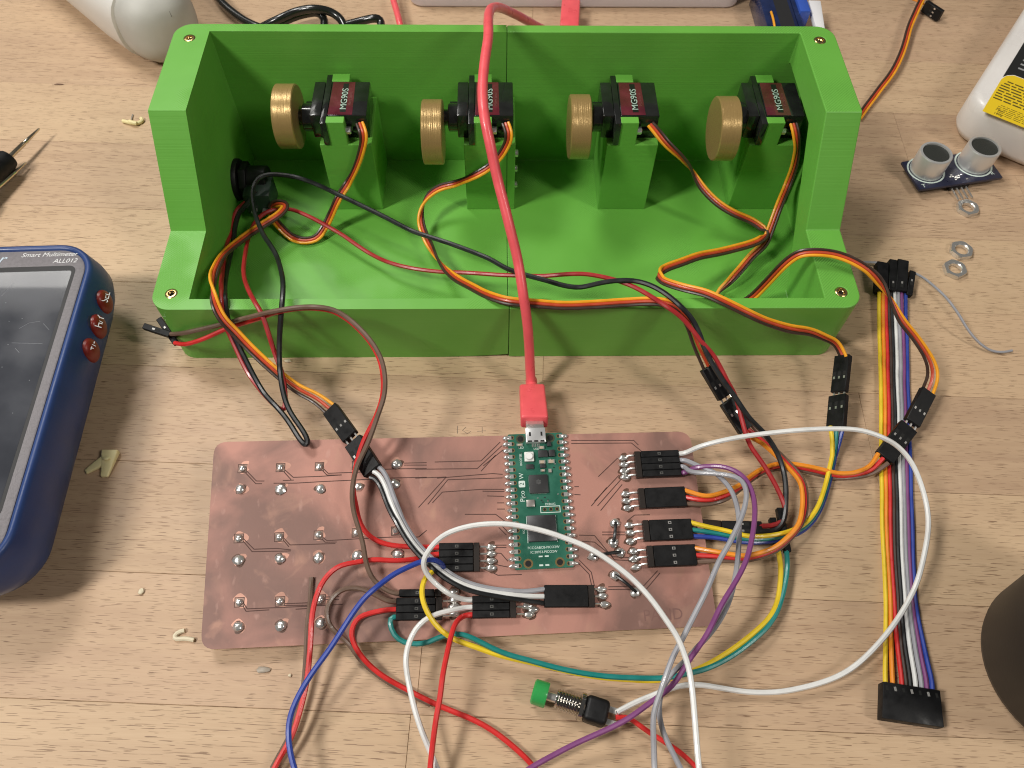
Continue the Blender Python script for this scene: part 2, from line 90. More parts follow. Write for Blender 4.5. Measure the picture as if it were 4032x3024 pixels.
 'rib_end':[[124.5,-134.7,3.0],[143.0,-137.8,3.0],[140.9,-149.3,3.0],[121.2,-146.2,3.0]]},'RW':[[[167.3,32.3,3.0],[163.8,17.4,2.2],[158.6,-5.5,1.6],[142.1,-72.6,1.4],[134.1,-107.9,1.6],[129.8,-123.1,2.0],[126.4,-134.3,3.0],[125.9,-137.0,3.0]],[[169.0,32.2,3.0],[165.6,17.4,2.2],[160.3,-5.5,1.6],[143.7,-72.6,1.4],[135.7,-107.9,1.6],[131.9,-123.1,2.0],[128.9,-134.3,3.0],[128.4,-137.0,3.0]],[[170.2,32.2,3.0],[166.9,17.4,2.2],[161.8,-5.5,1.6],[145.2,-72.6,1.4],[137.1,-107.9,1.6],[134.2,-123.2,2.0],[132.0,-134.4,3.0],[131.4,-137.0,3.0]],[[171.5,32.2,3.0],[168.3,17.4,2.2],[163.3,-5.5,1.6],[146.6,-72.6,1.4],[138.4,-108.0,1.6],[135.5,-123.2,2.0],[133.4,-134.4,3.0],[132.9,-137.1,3.0]],[[172.8,32.2,3.0],[169.5,17.4,2.2],[164.3,-5.5,1.6],[147.8,-72.6,1.4],[139.5,-108.0,1.6],[136.8,-123.2,2.0],[134.8,-134.4,3.0],[134.2,-137.1,3.0]],[[174.2,32.2,3.0],[171.0,17.4,2.2],[165.8,-5.5,1.6],[149.2,-72.6,1.4],[141.0,-108.0,1.6],[138.5,-123.2,2.0],[136.7,-134.4,3.0],[136.1,-137.1,3.0]],[[175.9,32.2,3.0],[172.6,17.4,2.2],[167.4,-5.5,1.6],[150.7,-72.6,1.4],[142.6,-108.0,1.6],[140.3,-123.2,2.0],[138.7,-134.4,3.0],[138.1,-137.1,3.0]],[[177.4,32.2,3.0],[174.1,17.4,2.2],[168.8,-5.5,1.6],[152.0,-72.6,1.4],[143.8,-108.0,1.6],[141.7,-123.2,2.0],[140.4,-134.5,3.0],[139.8,-137.1,3.0]],[[179.3,32.2,3.0],[175.8,17.4,2.2],[170.3,-5.5,1.6],[153.5,-72.7,1.4],[145.0,-108.0,1.6],[143.3,-123.3,2.0],[142.3,-134.5,3.0],[141.7,-137.1,3.0]]],'B':{'corners':[[-88.85,0.62],[89.17,-0.69],[89.77,71.83],[-90.73,74.53]],
 'sq':[[-79.61,63.84],[-65.82,63.63],[-51.61,63.41],[-38.0,63.39],[-78.98,37.93],[-64.86,37.78],[-50.98,37.81],[-37.5,38.04],[-23.43,38.07],[-77.13,15.68],[-63.27,15.3],[-49.33,15.24]],
 'round':[[-23.1,63.14],[-79.68,55.94],[-65.35,55.33],[-50.96,54.89],[-37.16,55.01],[-23.95,55.51],[-78.38,30.04],[-64.1,30.01],[-50.67,29.71],[-37.01,29.89],[-22.6,29.71],[-76.82,7.36],[-62.34,7.07],[-48.87,7.15]],
 'lines':[[[-78.06,62.86],[-74.25,58.84],[-71.37,58.72]],[[-78.69,62.42],[-74.4,57.82],[-72.19,57.73]],[[-68.0,57.74],[-59.79,57.44],[-49.8,57.63],[-38.41,57.71],[-27.18,57.95],[-12.04,57.69]],[[-64.73,58.58],[-60.74,58.64]],[[-64.53,63.01],[-61.01,59.68],[-50.99,59.64],[-43.39,59.89]],[[-65.04,62.56],[-61.72,58.78]],[[-49.97,62.42],[-48.35,60.7],[-36.22,60.67]],[[-50.63,62.07],[-48.77,60.06],[-43.39,59.84]],[[-20.4,63.49],[-11.96,63.34]],[[-20.4,62.73],[-11.97,62.38]],[[-29.92,61.45],[-20.86,61.32],[-11.99,61.05]],[[-77.31,37.69],[-73.41,33.81],[-65.5,33.74],[-60.54,32.99]],[[-77.8,37.36],[-73.99,32.97],[-60.52,32.6]],[[-63.35,37.49],[-60.84,34.75],[-54.38,34.63],[-44.88,34.54]],[[-63.76,37.16],[-61.24,34.11]],[[-49.51,37.08],[-47.94,35.69],[-35.79,35.88],[-24.0,35.92],[-15.22,35.52],[-12.33,37.83]],[[-49.93,36.66],[-48.57,35.15],[-44.46,35.05]],[[-75.67,15.32],[-74.28,13.32],[-53.05,13.16],[-41.72,13.22]],[[-76.14,14.94],[-74.64,12.52],[-66.77,12.62]],[[-61.88,14.43],[-53.09,14.32]],[[-62.26,13.83],[-47.6,13.31]],[[-47.7,16.0],[-43.06,15.9]],[[-47.67,15.17],[-43.03,14.94]],[[-57.81,12.38],[-53.01,12.42]],[[-8.96,63.47],[8.4,63.19],[16.04,70.42]],[[-16.18,60.94],[6.83,60.24],[16.55,68.86]],[[-8.22,57.16],[12.53,58.09],[16.27,57.63]],[[-16.21,57.49],[-4.77,57.49],[-15.19,46.35]],[[-11.79,47.35],[-4.23,56.4],[16.2,56.26]],[[-10.09,47.86],[-6.33,51.77],[8.24,52.21],[16.54,51.86]],[[8.49,51.49],[16.5,50.98]],[[10.13,49.61],[16.4,49.16]],[[13.71,46.83],[16.27,46.72]],[[13.6,44.51],[16.44,44.39]],[[9.19,61.23],[17.06,67.3]],[[8.24,59.16],[14.03,65.28]],[[43.26,69.98],[67.41,69.04],[68.99,67.1]],[[43.15,68.74],[66.39,68.02],[69.88,64.59]],[[42.86,51.75],[44.6,51.68]],[[42.6,48.8],[44.89,48.53]],[[52.25,55.24],[60.36,62.2]],[[49.86,45.85],[60.22,55.51]],[[50.84,44.05],[60.61,53.69]],[[51.82,42.26],[60.99,51.88]],[[48.54,44.15],[55.03,50.94]],[[11.55,31.33],[16.29,31.11]],[[11.52,30.49],[16.25,30.28]],[[11.42,28.56],[14.19,28.26],[16.54,25.29]],[[11.26,24.99],[13.15,24.08],[16.43,23.27]],[[11.09,21.45],[12.7,20.56],[21.24,20.42]],[[42.17,24.63],[46.23,20.04],[46.87,15.13]],[[42.05,23.26],[45.33,19.43],[45.9,15.44]],[[51.82,14.61],[64.63,14.37],[70.34,19.44]],[[51.73,13.7],[65.31,13.04],[71.07,18.58]],[[42.97,33.54],[48.63,33.17],[55.06,24.02],[60.65,23.48]],[[43.9,31.24],[48.39,30.75],[54.62,25.15],[60.78,24.58]],[[51.59,34.28],[60.13,33.9]],[[51.49,33.26],[60.02,32.88]],[[61.16,37.86],[64.3,40.03],[70.08,39.89]],[[1.64,43.08],[12.94,42.58],[16.2,39.86]],[[13.83,37.69],[16.49,34.74]],[[14.98,38.21],[16.84,36.14]]],
 'hdr':{'j1':{'l':[66.24,58.76],
 'r':[83.33,58.6],
 'n':4,
 'b':[[62.62,62.07],[62.5,59.45],[62.32,56.94],[62.4,54.53]]},
 'j2':{'l':[66.01,45.65],
 'r':[83.7,45.59],
 'n':3,
 'b':[[61.92,48.13],[61.79,45.44],[62.01,42.82]]},
 'j3':{'l':[66.17,33.63],
 'r':[84.35,33.39],
 'n':3,
 'b':[[61.95,36.29],[61.97,33.51],[61.6,30.39]]},
 'j3b':{'l':[66.54,24.28],
 'r':[84.39,24.01],
 'n':3,
 'b':[[62.36,26.69],[62.22,24.05],[62.52,20.91]]},
 'j4':{'l':[6.6,26.95],
 'r':[-8.03,27.37],
 'n':4,
 'b':[[10.76,30.64],[10.73,28.29],[10.54,25.74],[10.34,23.14]]},
 'j5':{'l':[46.38,11.39],
 'r':[28.46,12.2],
 'n':3,
 'b':[[49.26,13.79],[49.4,11.51],[49.86,8.58]]},
 'jk':{'l':[18.6,9.27],
 'r':[3.14,9.76],
 'n':3,
 'b':[[22.39,9.3],[24.55,8.12],[22.95,6.41]]},
 'j6a':{'l':[-7.36,15.12],
 'r':[-22.03,15.74],
 'n':1,
 'b':[[-2.95,15.62]]},
 'j6b':{'l':[-7.11,9.85],
 'r':[-23.13,10.37],
 'n':3,
 'b':[[-3.03,12.73],[-3.16,10.51],[-3.09,7.9]]}},
 'links':[[[56.7,37.35],[55.26,30.3]],[[47.43,25.49],[57.32,26.58]],[[54.57,18.44],[61.3,12.16]]],
 'org':[-16.58,-118.62,4.4],
 'rot':[0.15,0.03,0.04557],
 'pico':[29.4,47.46],
 'text':[[59.37,1.93],[81.24,1.92]],
 'picoh':[[20.55,71.71],[20.69,23.29],[38.11,69.0],[38.12,23.19]]},'X':{'jack':[-115.2,83.7,20.0],
 'usbplug':[[9.2,-15.9,8.5],[9.2,-21.5,8.3],[9.4,-36.9,7.6]],
 'nuts':[[225.1,84.8,1.2],[213.5,57.9,1.2],[206.9,46.5,1.2]],
 'sensor':[[198.2,112.5,4.5],[204.0,94.2,4.5],[247.0,102.4,4.5],[237.8,116.5,4.5]],
 'sensor_top':[[209.3,107.0,17.0],[234.7,111.5,17.0]],
 'button':[[8.9,-137.1,5.0],[13.5,-138.3,5.0],[21.7,-140.8,5.0],[29.1,-143.6,5.0],[33.7,-143.5,5.0]],
 'gun':[[-231.8,232.5,24.0],[-192.6,190.5,22.0],[-176.9,183.1,40.0],[-249.8,237.2,10.0],[-199.6,184.7,10.0],[-191.6,180.1,12.0],[-177.8,225.6,15.0]],
 'bottle':[[233.0,141.4,12.0],[298.1,228.9,12.0],[263.7,113.9,6.0],[239.6,128.3,6.0]],
 'label':[[234.4,127.6,24.0],[256.6,158.6,24.0],[251.0,116.0,24.0]],
 'tray':[[-54.8,246.1,8.0],[59.4,239.7,8.0]],
 'blueservo':[[146.3,215.9,10.0],[164.7,216.0,10.0],[149.6,242.1,10.0],[181.7,240.1,10.0],[171.3,213.1,12.0],[175.0,233.8,14.0]],
 'redplug':[[39.2,255.9,8.0],[38.6,238.7,8.0],[36.4,220.4,8.0],[32.9,219.5,8.0],[43.4,219.6,8.0],[32.4,237.7,8.0]],
 'chips':[[-194.3,146.0,1.5],[-159.6,-51.0,2.0],[-114.4,-117.2,1.0],[-132.8,-100.3,0.6],[-93.7,-2.1,0.8],[-85.2,-127.8,0.6],[-240.4,176.7,0.3],[-75.9,-129.7,0.4],[107.2,-54.2,0.4]],
 'probe':[[-235.0,134.3,7.0],[-242.7,112.3,8.0],[-246.9,94.6,10.0],[-237.6,114.2,3.0],[-243.8,96.6,5.0],[-248.1,84.7,6.0]],
 'cup':[[165.2,-121.5,0.0],[186.7,-103.6,0.0]],
 'meter_screen':[[-173.8,20.6,34.0],[-203.1,18.6,34.0],[-171.1,-62.8,34.0],[-168.6,26.5,35.0],[-162.6,-103.5,35.0]],
 'meter_btn':[[-163.1,10.7,26.0],[-162.4,-1.5,26.0],[-162.3,-12.9,26.0]],
 'meter_txt':[[-196.9,26.8,35.0],[-172.5,27.0,35.0],[-182.4,23.4,35.0],[-172.6,23.4,35.0]],
 'mark':[[-19.7,-34.5,0.0],[-7.5,-34.6,0.0]]}}
W, RB, H, RW, B, X = D['W'], D['RB'], D['H'], D['RW'], D['B'], D['X']
# ------------------------------------------------------------------ materials
MATS = {}
def mat(name, rgb, rough=.5, metal=0., bump=0., bscale=900., var=0., vscale=60., spec=.5, coat=0., trans=0., wear=0., stretch=(1,1,1), sss=0.):
    if name in MATS: return MATS[name]
    m = bpy.data.materials.new(name); m.use_nodes = True; nt = m.node_tree; b = nt.nodes['Principled BSDF']
    b.inputs['Base Color'].default_value = (*rgb, 1); b.inputs['Roughness'].default_value = rough; b.inputs['Metallic'].default_value = metal
    b.inputs['Specular IOR Level'].default_value = spec; b.inputs['Coat Weight'].default_value = coat; b.inputs['Transmission Weight'].default_value = trans
    if sss: b.inputs['Subsurface Weight'].default_value = sss; b.inputs['Subsurface Radius'].default_value = (.002, .002, .002)
    tc = nt.nodes.new('ShaderNodeNewGeometry'); mp = nt.nodes.new('ShaderNodeMapping'); mp.inputs['Scale'].default_value = stretch
    nt.links.new(tc.outputs['Position'], mp.inputs['Vector'])
    if bump:
        n = nt.nodes.new('ShaderNodeTexNoise'); n.inputs['Scale'].default_value = bscale; n.inputs['Detail'].default_value = 4
        nt.links.new(mp.outputs[0], n.inputs['Vector'])
        bp = nt.nodes.new('ShaderNodeBump'); bp.inputs['Strength'].default_value = bump; bp.inputs['Distance'].default_value = .0003
        nt.links.new(n.outputs['Fac'], bp.inputs['Height']); nt.links.new(bp.outputs[0], b.inputs['Normal'])
    if var:
        n = nt.nodes.new('ShaderNodeTexNoise'); n.inputs['Scale'].default_value = vscale; n.inputs['Detail'].default_value = 5
        nt.links.new(mp.outputs[0], n.inputs['Vector'])
        r = nt.nodes.new('ShaderNodeMapRange'); r.inputs[1].default_value = .3; r.inputs[2].default_value = .7; r.inputs[3].default_value = 1-var; r.inputs[4].default_value = 1+var
        nt.links.new(n.outputs['Fac'], r.inputs[0])
        mx = nt.nodes.new('ShaderNodeMix'); mx.data_type = 'RGBA'; mx.blend_type = 'MULTIPLY'; mx.inputs[0].default_value = 1; mx.inputs[6].default_value = (*rgb, 1)
        nt.links.new(r.outputs[0], mx.inputs[7]); nt.links.new(mx.outputs[2], b.inputs['Base Color'])
        r2 = nt.nodes.new('ShaderNodeMapRange'); r2.inputs[1].default_value = .3; r2.inputs[2].default_value = .7; r2.inputs[3].default_value = max(.03, rough-.12); r2.inputs[4].default_value = rough+.12
        nt.links.new(n.outputs['Fac'], r2.inputs[0]); nt.links.new(r2.outputs[0], b.inputs['Roughness'])
    MATS[name] = m; return m

def wood():
    m = bpy.data.materials.new('beech_wood'); m.use_nodes = True; nt = m.node_tree; b = nt.nodes['Principled BSDF']; L = nt.links.new
    geo = nt.nodes.new('ShaderNodeNewGeometry'); oi = nt.nodes.new('ShaderNodeObjectInfo')
    off = nt.nodes.new('ShaderNodeCombineXYZ')
    k = nt.nodes.new('ShaderNodeMath'); k.operation = 'MULTIPLY'; k.inputs[1].default_value = 7.3; L(oi.outputs['Random'], k.inputs[0])
    for i in (0, 1, 2): L(k.outputs[0], off.inputs[i])
    rot = nt.nodes.new('ShaderNodeVectorRotate'); rot.rotation_type = 'Z_AXIS'; rot.inputs['Angle'].default_value = .05
    L(geo.outputs['Position'], rot.inputs['Vector'])
    add = nt.nodes.new('ShaderNodeVectorMath'); L(rot.outputs[0], add.inputs[0]); L(off.outputs[0], add.inputs[1])
    def tex(sx, sy, detail, rough=.55, dist=0.):
        mp = nt.nodes.new('ShaderNodeMapping'); mp.inputs['Scale'].default_value = (sx, sy, 1); L(add.outputs[0], mp.inputs['Vector'])
        n = nt.nodes.new('ShaderNodeTexNoise'); n.inputs['Scale'].default_value = 1; n.inputs['Detail'].default_value = detail; n.inputs['Roughness'].default_value = rough; n.inputs['Distortion'].default_value = dist
        L(mp.outputs[0], n.inputs['Vector']); return n.outputs['Fac']
    def rng(src, a, b_, c, d):
        r = nt.nodes.new('ShaderNodeMapRange'); r.inputs[1].default_value = a; r.inputs[2].default_value = b_; r.inputs[3].default_value = c; r.inputs[4].default_value = d; L(src, r.inputs[0]); return r.outputs[0]
    def mix(fac, c1, c2, mode='MIX'):
        x = nt.nodes.new('ShaderNodeMix'); x.data_type = 'RGBA'; x.blend_type = mode
        for s, i in ((fac, 0), (c1, 6), (c2, 7)):
            if isinstance(s, (float, int)): x.inputs[i].default_value = s
            elif isinstance(s, tuple): x.inputs[i].default_value = (*s, 1)
            else: L(s, x.inputs[i])
        return x.outputs[2]
    rp = nt.nodes.new('ShaderNodeValToRGB'); L(oi.outputs['Random'], rp.inputs[0]); cr = rp.color_ramp; cr.interpolation = 'CONSTANT'
    for k_, (p_, c_) in enumerate(((0, (.57, .40, .25)), (.2, (.48, .33, .215)), (.38, (.60, .435, .27)), (.58, (.52, .355, .235)), (.75, (.43, .29, .19)), (.88, (.55, .385, .245)))):
        e_ = cr.elements[k_] if k_ < 2 else cr.elements.new(p_); e_.position = p_; e_.color = (*c_, 1)
    stave = rp.outputs[0]
    broad = rng(tex(5, 40, 3, dist=.6), .3, .7, 0, .8)
    c = mix(broad, stave, (.46, .315, .20))
    figure = rng(tex(22, 240, 4), .35, .7, .0, .55)
    c = mix(figure, c, (.60, .43, .275))
    fine = rng(tex(70, 3200, 2), .35, .75, 0, .24)
    c = mix(fine, c, (.40, .245, .135))
    fleck = rng(tex(170, 4000, .6, .5), .65, .68, 0, .8)
    c = mix(fleck, c, (.19, .11, .062))
    stain = rng(tex(24, 24, 3), .60, .80, 0, .22)
    c = mix(stain, c, (.36, .22, .13))
    L(c, b.inputs['Base Color'])
    L(rng(broad, 0, 1, .42, .52), b.inputs['Roughness']); b.inputs['Specular IOR Level'].default_value = .35
    bp = nt.nodes.new('ShaderNodeBump'); bp.inputs['Strength'].default_value = .25; bp.inputs['Distance'].default_value = .0002; bp.invert = True
    L(fleck, bp.inputs['Height']); L(bp.outputs[0], b.inputs['Normal'])
    return m

def green_plastic():
    m = bpy.data.materials.new('green_printed_plastic'); m.use_nodes = True; nt = m.node_tree; b = nt.nodes['Principled BSDF']; L = nt.links.new
    geo = nt.nodes.new('ShaderNodeNewGeometry')
    b.inputs['Roughness'].default_value = .36; b.inputs['Specular IOR Level'].default_value = .5
    sep = nt.nodes.new('ShaderNodeSeparateXYZ'); L(geo.outputs['Position'], sep.inputs[0])
    nrm = nt.nodes.new('ShaderNodeSeparateXYZ'); L(geo.outputs['Normal'], nrm.inputs[0])
    up = nt.nodes.new('ShaderNodeMath'); up.operation = 'GREATER_THAN'; up.inputs[1].default_value = .9; L(nrm.outputs[2], up.inputs[0])
    # layer lines on upright faces, diagonal solid infill on top faces
    def wave(expr_x, expr_y, expr_z, freq):
        d = nt.nodes.new('ShaderNodeVectorMath'); d.operation = 'DOT_PRODUCT'; d.inputs[1].default_value = (expr_x, expr_y, expr_z); L(geo.outputs['Position'], d.inputs[0])
        mu = nt.nodes.new('ShaderNodeMath'); mu.operation = 'MULTIPLY'; mu.inputs[1].default_value = freq; L(d.outputs['Value'], mu.inputs[0])
        s = nt.nodes.new('ShaderNodeMath'); s.operation = 'SINE'; L(mu.outputs[0], s.inputs[0]); return s.outputs[0]
    mpl = nt.nodes.new('ShaderNodeMapping'); mpl.inputs['Scale'].default_value = (6, 6, 1500); L(geo.outputs['Position'], mpl.inputs['Vector'])
    nl_ = nt.nodes.new('ShaderNodeTexNoise'); nl_.inputs['Scale'].default_value = 1; nl_.inputs['Detail'].default_value = 3; L(mpl.outputs[0], nl_.inputs['Vector']); layer = nl_.outputs['Fac']
    n0 = nt.nodes.new('ShaderNodeTexNoise'); n0.inputs['Scale'].default_value = 28; L(geo.outputs['Position'], n0.inputs['Vector'])
    diag = wave(.7071, -.7071, 0, 2*math.pi/.0009)
    gate = nt.nodes.new('ShaderNodeMapRange'); gate.inputs[1].default_value = .5; gate.inputs[2].default_value = .62; L(n0.outputs['Fac'], gate.inputs[0])
    dg = nt.nodes.new('ShaderNodeMath'); dg.operation = 'MULTIPLY'; L(diag, dg.inputs[0]); L(gate.outputs[0], dg.inputs[1])
    mx = nt.nodes.new('ShaderNodeMix'); L(up.outputs[0], mx.inputs[0]); L(layer, mx.inputs[2]); L(dg.outputs[0], mx.inputs[3])
    n = nt.nodes.new('ShaderNodeTexNoise'); n.inputs['Scale'].default_value = 45; n.inputs['Detail'].default_value = 3; L(geo.outputs['Position'], n.inputs['Vector'])
    bp = nt.nodes.new('ShaderNodeBump'); bp.inputs['Strength'].default_value = .6; bp.inputs['Distance'].default_value = .00012; L(mx.outputs[0], bp.inputs['Height'])
    bp2 = nt.nodes.new('ShaderNodeBump'); bp2.inputs['Strength'].default_value = .2; bp2.inputs['Distance'].default_value = .001; L(n.outputs['Fac'], bp2.inputs['Height']); L(bp.outputs[0], bp2.inputs['Normal'])
    L(bp2.outputs[0], b.inputs['Normal'])
    r = nt.nodes.new('ShaderNodeMix'); r.data_type = 'RGBA'; r.inputs[6].default_value = (.115, .36, .042, 1); r.inputs[7].default_value = (.155, .44, .066, 1); L(n.outputs['Fac'], r.inputs[0])
    L(r.outputs[2], b.inputs['Base Color'])
    rr_ = nt.nodes.new('ShaderNodeMapRange'); rr_.inputs[1].default_value = .3; rr_.inputs[2].default_value = .7; rr_.inputs[3].default_value = .35; rr_.inputs[4].default_value = .5; L(n0.outputs['Fac'], rr_.inputs[0]); L(rr_.outputs[0], b.inputs['Roughness'])
    return m

def copper():
    m = bpy.data.materials.new('milled_copper'); m.use_nodes = True; nt = m.node_tree; b = nt.nodes['Principled BSDF']; L = nt.links.new
    tc = nt.nodes.new('ShaderNodeTexCoord')
    def tex(s, det, dist=0., scale=(1, 1, 1)):
        mp = nt.nodes.new('ShaderNodeMapping'); mp.inputs['Scale'].default_value = scale; L(tc.outputs['Object'], mp.inputs['Vector'])
        n = nt.nodes.new('ShaderNodeTexNoise'); n.inputs['Scale'].default_value = s; n.inputs['Detail'].default_value = det; n.inputs['Distortion'].default_value = dist; L(mp.outputs[0], n.inputs['Vector']); return n.outputs['Fac']
    def ramp(src, a, b_, top=1.):
        r = nt.nodes.new('ShaderNodeMapRange'); r.inputs[1].default_value = a; r.inputs[2].default_value = b_; r.inputs[4].default_value = top; L(src, r.inputs[0]); return r.outputs[0]
    def mix(f, c1, c2):
        x = nt.nodes.new('ShaderNodeMix'); x.data_type = 'RGBA'; L(f, x.inputs[0])
        for s, i in ((c1, 6), (c2, 7)):
            if isinstance(s, tuple): x.inputs[i].default_value = (*s, 1)
            else: L(s, x.inputs[i])
        return x.outputs[2]
    c = mix(ramp(tex(26, 6, .7), .42, .60), (.46, .225, .175), (.225, .122, .098))
    c = mix(ramp(tex(70, 4, .8), .58, .72, .7), c, (.46, .25, .18))
    c = mix(ramp(tex(19, 5, .8), .55, .68, .65), c, (.17, .10, .082))
    c = mix(ramp(tex(300, 4, 0, (1, .5, 1)), .62, .74, .3), c, (.58, .35, .29))
    c = mix(ramp(tex(1500, 2), .74, .78, .6), c, (.2, .1, .08))
    L(c, b.inputs['Base Color']); b.inputs['Metallic'].default_value = .18
    rr = nt.nodes.new('ShaderNodeMath'); rr.operation = 'MULTIPLY_ADD'; rr.inputs[1].default_value = .25; rr.inputs[2].default_value = .42; L(tex(60, 4), rr.inputs[0]); L(rr.outputs[0], b.inputs['Roughness'])
    bp = nt.nodes.new('ShaderNodeBump'); bp.inputs['Strength'].default_value = .05; bp.inputs['Distance'].default_value = .0002; L(tex(1400, 3, 0, (1, .3, 1)), bp.inputs['Height']); L(bp.outputs[0], b.inputs['Normal'])
    return m
WOOD, GREEN, COPPER = wood(), green_plastic(), copper()
BLACK = mat('black_connector_plastic', (.0045, .0045, .005), .5, bump=.1, bscale=1500, var=.2, vscale=300, spec=.32)
SERVO = mat('smoky_black_servo_plastic', (.014, .015, .014), .16, bump=.06, bscale=300, var=.3, vscale=150, coat=.3)
SOLDER = mat('solder', (.74, .73, .70), .24, .8, bump=.3, bscale=700)
STEEL = mat('nickel_steel', (.70, .685, .65), .26, .8, bump=.08, bscale=900)
TIN = mat('tinned_pin', (.82, .80, .76), .28, .8)
CHROME = mat('dark_chrome', (.50, .48, .45), .14, 1)
BRASS = mat('brass_insert', (.78, .58, .26), .24, 1, bump=.15, bscale=1200)
DARK = mat('dark_hole', (.006, .006, .005), .8)  # near-black colour standing in for the shade inside holes, slots and gaps
def wiremat(name, rgb, rough=.38): return mat('wire_'+name, rgb, rough, bump=.05, bscale=500, var=.06, vscale=200, coat=.05)
WM = dict(white=wiremat('white', (.72, .72, .70)), red=wiremat('red', (.62, .028, .026)), darkred=wiremat('dark_red', (.36, .02, .022)), blue=wiremat('blue', (.028, .06, .33)), yellow=wiremat('yellow', (.78, .56, .025)), teal=wiremat('teal', (.012, .21, .19)),
  brown=wiremat('brown', (.155, .098, .07)), darkbrown=wiremat('dark_brown', (.05, .028, .02)), black=wiremat('black', (.012, .013, .014)), grey=wiremat('grey', (.32, .32, .345)), purple=wiremat('purple', (.21, .06, .19)), orange=wiremat('orange', (.80, .27, .02)), servoyellow=wiremat('servo_yellow', (.84, .36, .018)), servored=wiremat('servo_red', (.50, .06, .02)), usb=wiremat('usb_red', (.80, .105, .12), .36))
# ------------------------------------------------------------------ mesh helpers (all in mm)
V = Vector
class MB:
    def __init__(s): s.v = []; s.f = []
    def add(s, vs, fs):
        n = len(s.v); s.v += [V(p) for p in vs]; s.f += [[i+n for i in f] for f in fs]; return s
    def box(s, a, b):
        (x0, y0, z0), (x1, y1, z1) = a, b
        return s.add([(x0,y0,z0),(x1,y0,z0),(x1,y1,z0),(x0,y1,z0),(x0,y0,z1),(x1,y0,z1),(x1,y1,z1),(x0,y1,z1)], [(0,3,2,1),(4,5,6,7),(0,1,5,4),(1,2,6,5),(2,3,7,6),(3,0,4,7)])
    def obox(s, p0, p1, side, w, h, w1=None, h1=None):
        """box along p0-p1, width w along side, height h along the third direction"""
        p0, p1 = V(p0), V(p1); t = (p1-p0).normalized(); sd = V(side); sd = (sd-t*sd.dot(t)).normalized(); up = t.cross(sd)
        w1 = w if w1 is None else w1; h1 = h if h1 is None else h1; vs = []
        for p, ww, hh in ((p0, w, h), (p1, w1, h1)): vs += [p+sd*a*ww/2+up*b*hh/2 for a, b in ((-1,-1),(1,-1),(1,1),(-1,1))]
        return s.add(vs, [(0,1,2,3),(7,6,5,4),(0,4,5,1),(1,5,6,2),(2,6,7,3),(3,7,4,0)])
    def prism(s, poly, axis, a, b):
        """2D polygon (other two axes in order) pushed along axis from a to b"""
        def mk(p, t): return {0: (t, p[0], p[1]), 1: (p[0], t, p[1]), 2: (p[0], p[1], t)}[axis]
        n = len(poly)
        return s.add([mk(p, a) for p in poly]+[mk(p, b) for p in poly], [list(range(n))[::-1], list(range(n, 2*n))]+[(i, (i+1) % n, (i+1) % n+n, i+n) for i in range(n)])
    def rings(s, rings, cap0=True, cap1=True):
        n = len(rings[0]); fs = []
        for k in range(len(rings)-1):
            for i in range(n): fs.append((k*n+i, k*n+(i+1) % n, (k+1)*n+(i+1) % n, (k+1)*n+i))
        if cap0: fs.append(list(range(n))[::-1])
        if cap1: fs.append(list(range((len(rings)-1)*n, len(rings)*n)))
        return s.add([p for r in rings for p in r], fs)
    def lathe(s, p0, axis, prof, n=24, cap0=True, cap1=True):
        """prof: list of (distance along axis, radius)"""
        a = V(axis).normalized(); x = a.orthogonal().normalized(); y = a.cross(x); p0 = V(p0)
        return s.rings([[p0+a*d+(x*math.cos(2*math.pi*i/n)+y*math.sin(2*math.pi*i/n))*r for i in range(n)] for d, r in prof], cap0, cap1)
    def cyl(s, p0, p1, r, n=20, r1=None):
        d = V(p1)-V(p0); return s.lathe(p0, d, [(0, r), (d.length, r if r1 is None else r1)], n)
    def ball(s, c, rx, ry, rz, n=12, m=7, jit=0., seed=0):
        rnd = random.Random(seed); rg = []
        for j in range(1, m):
            t = math.pi*j/m; rg.append([V((c[0]+rx*math.sin(t)*math.cos(2*math.pi*i/n)*(1+jit*rnd.uniform(-1,1)), c[1]+ry*math.sin(t)*math.sin(2*math.pi*i/n)*(1+jit*rnd.uniform(-1,1)), c[2]-rz*math.cos(t)*(1+jit*rnd.uniform(-.5,1)))) for i in range(n)])
        return s.rings(rg)
    def tube(s, pts, r, n=8, r_end=None):
        pts = [V(p) for p in pts]; N = len(pts); prev = None; rg = []
        for i, p in enumerate(pts):
            t = (pts[min(i+1, N-1)]-pts[max(i-1, 0)]).normalized()
            if prev is None: x = t.orthogonal().normalized()
            else: x = (prev-t*prev.dot(t)).normalized()
            prev = x; y = t.cross(x)
            rg.append([p+(x*math.cos(2*math.pi*k/n)+y*math.sin(2*math.pi*k/n))*r for k in range(n)])
        return s.rings(rg)
INV = {}
def tag(o, label=None, cat=None, group=None, kind=None):
    for k, v in (('label', label), ('category', cat), ('group', group), ('kind', kind)):
        if v: o[k] = v
    return o
def thing(name, loc, label, cat, group=None, rot=None, mode='XYZ'):
    o = bpy.data.objects.new(name, None); o.empty_display_size = .005; col.objects.link(o); o.location = V(loc)*S
    if rot: o.rotation_mode = mode; o.rotation_euler = rot
    mm = Matrix.LocRotScale(o.location, o.rotation_euler.to_quaternion() if rot else None, None)
    INV[o] = mm.inverted(); return tag(o, label, cat, group)
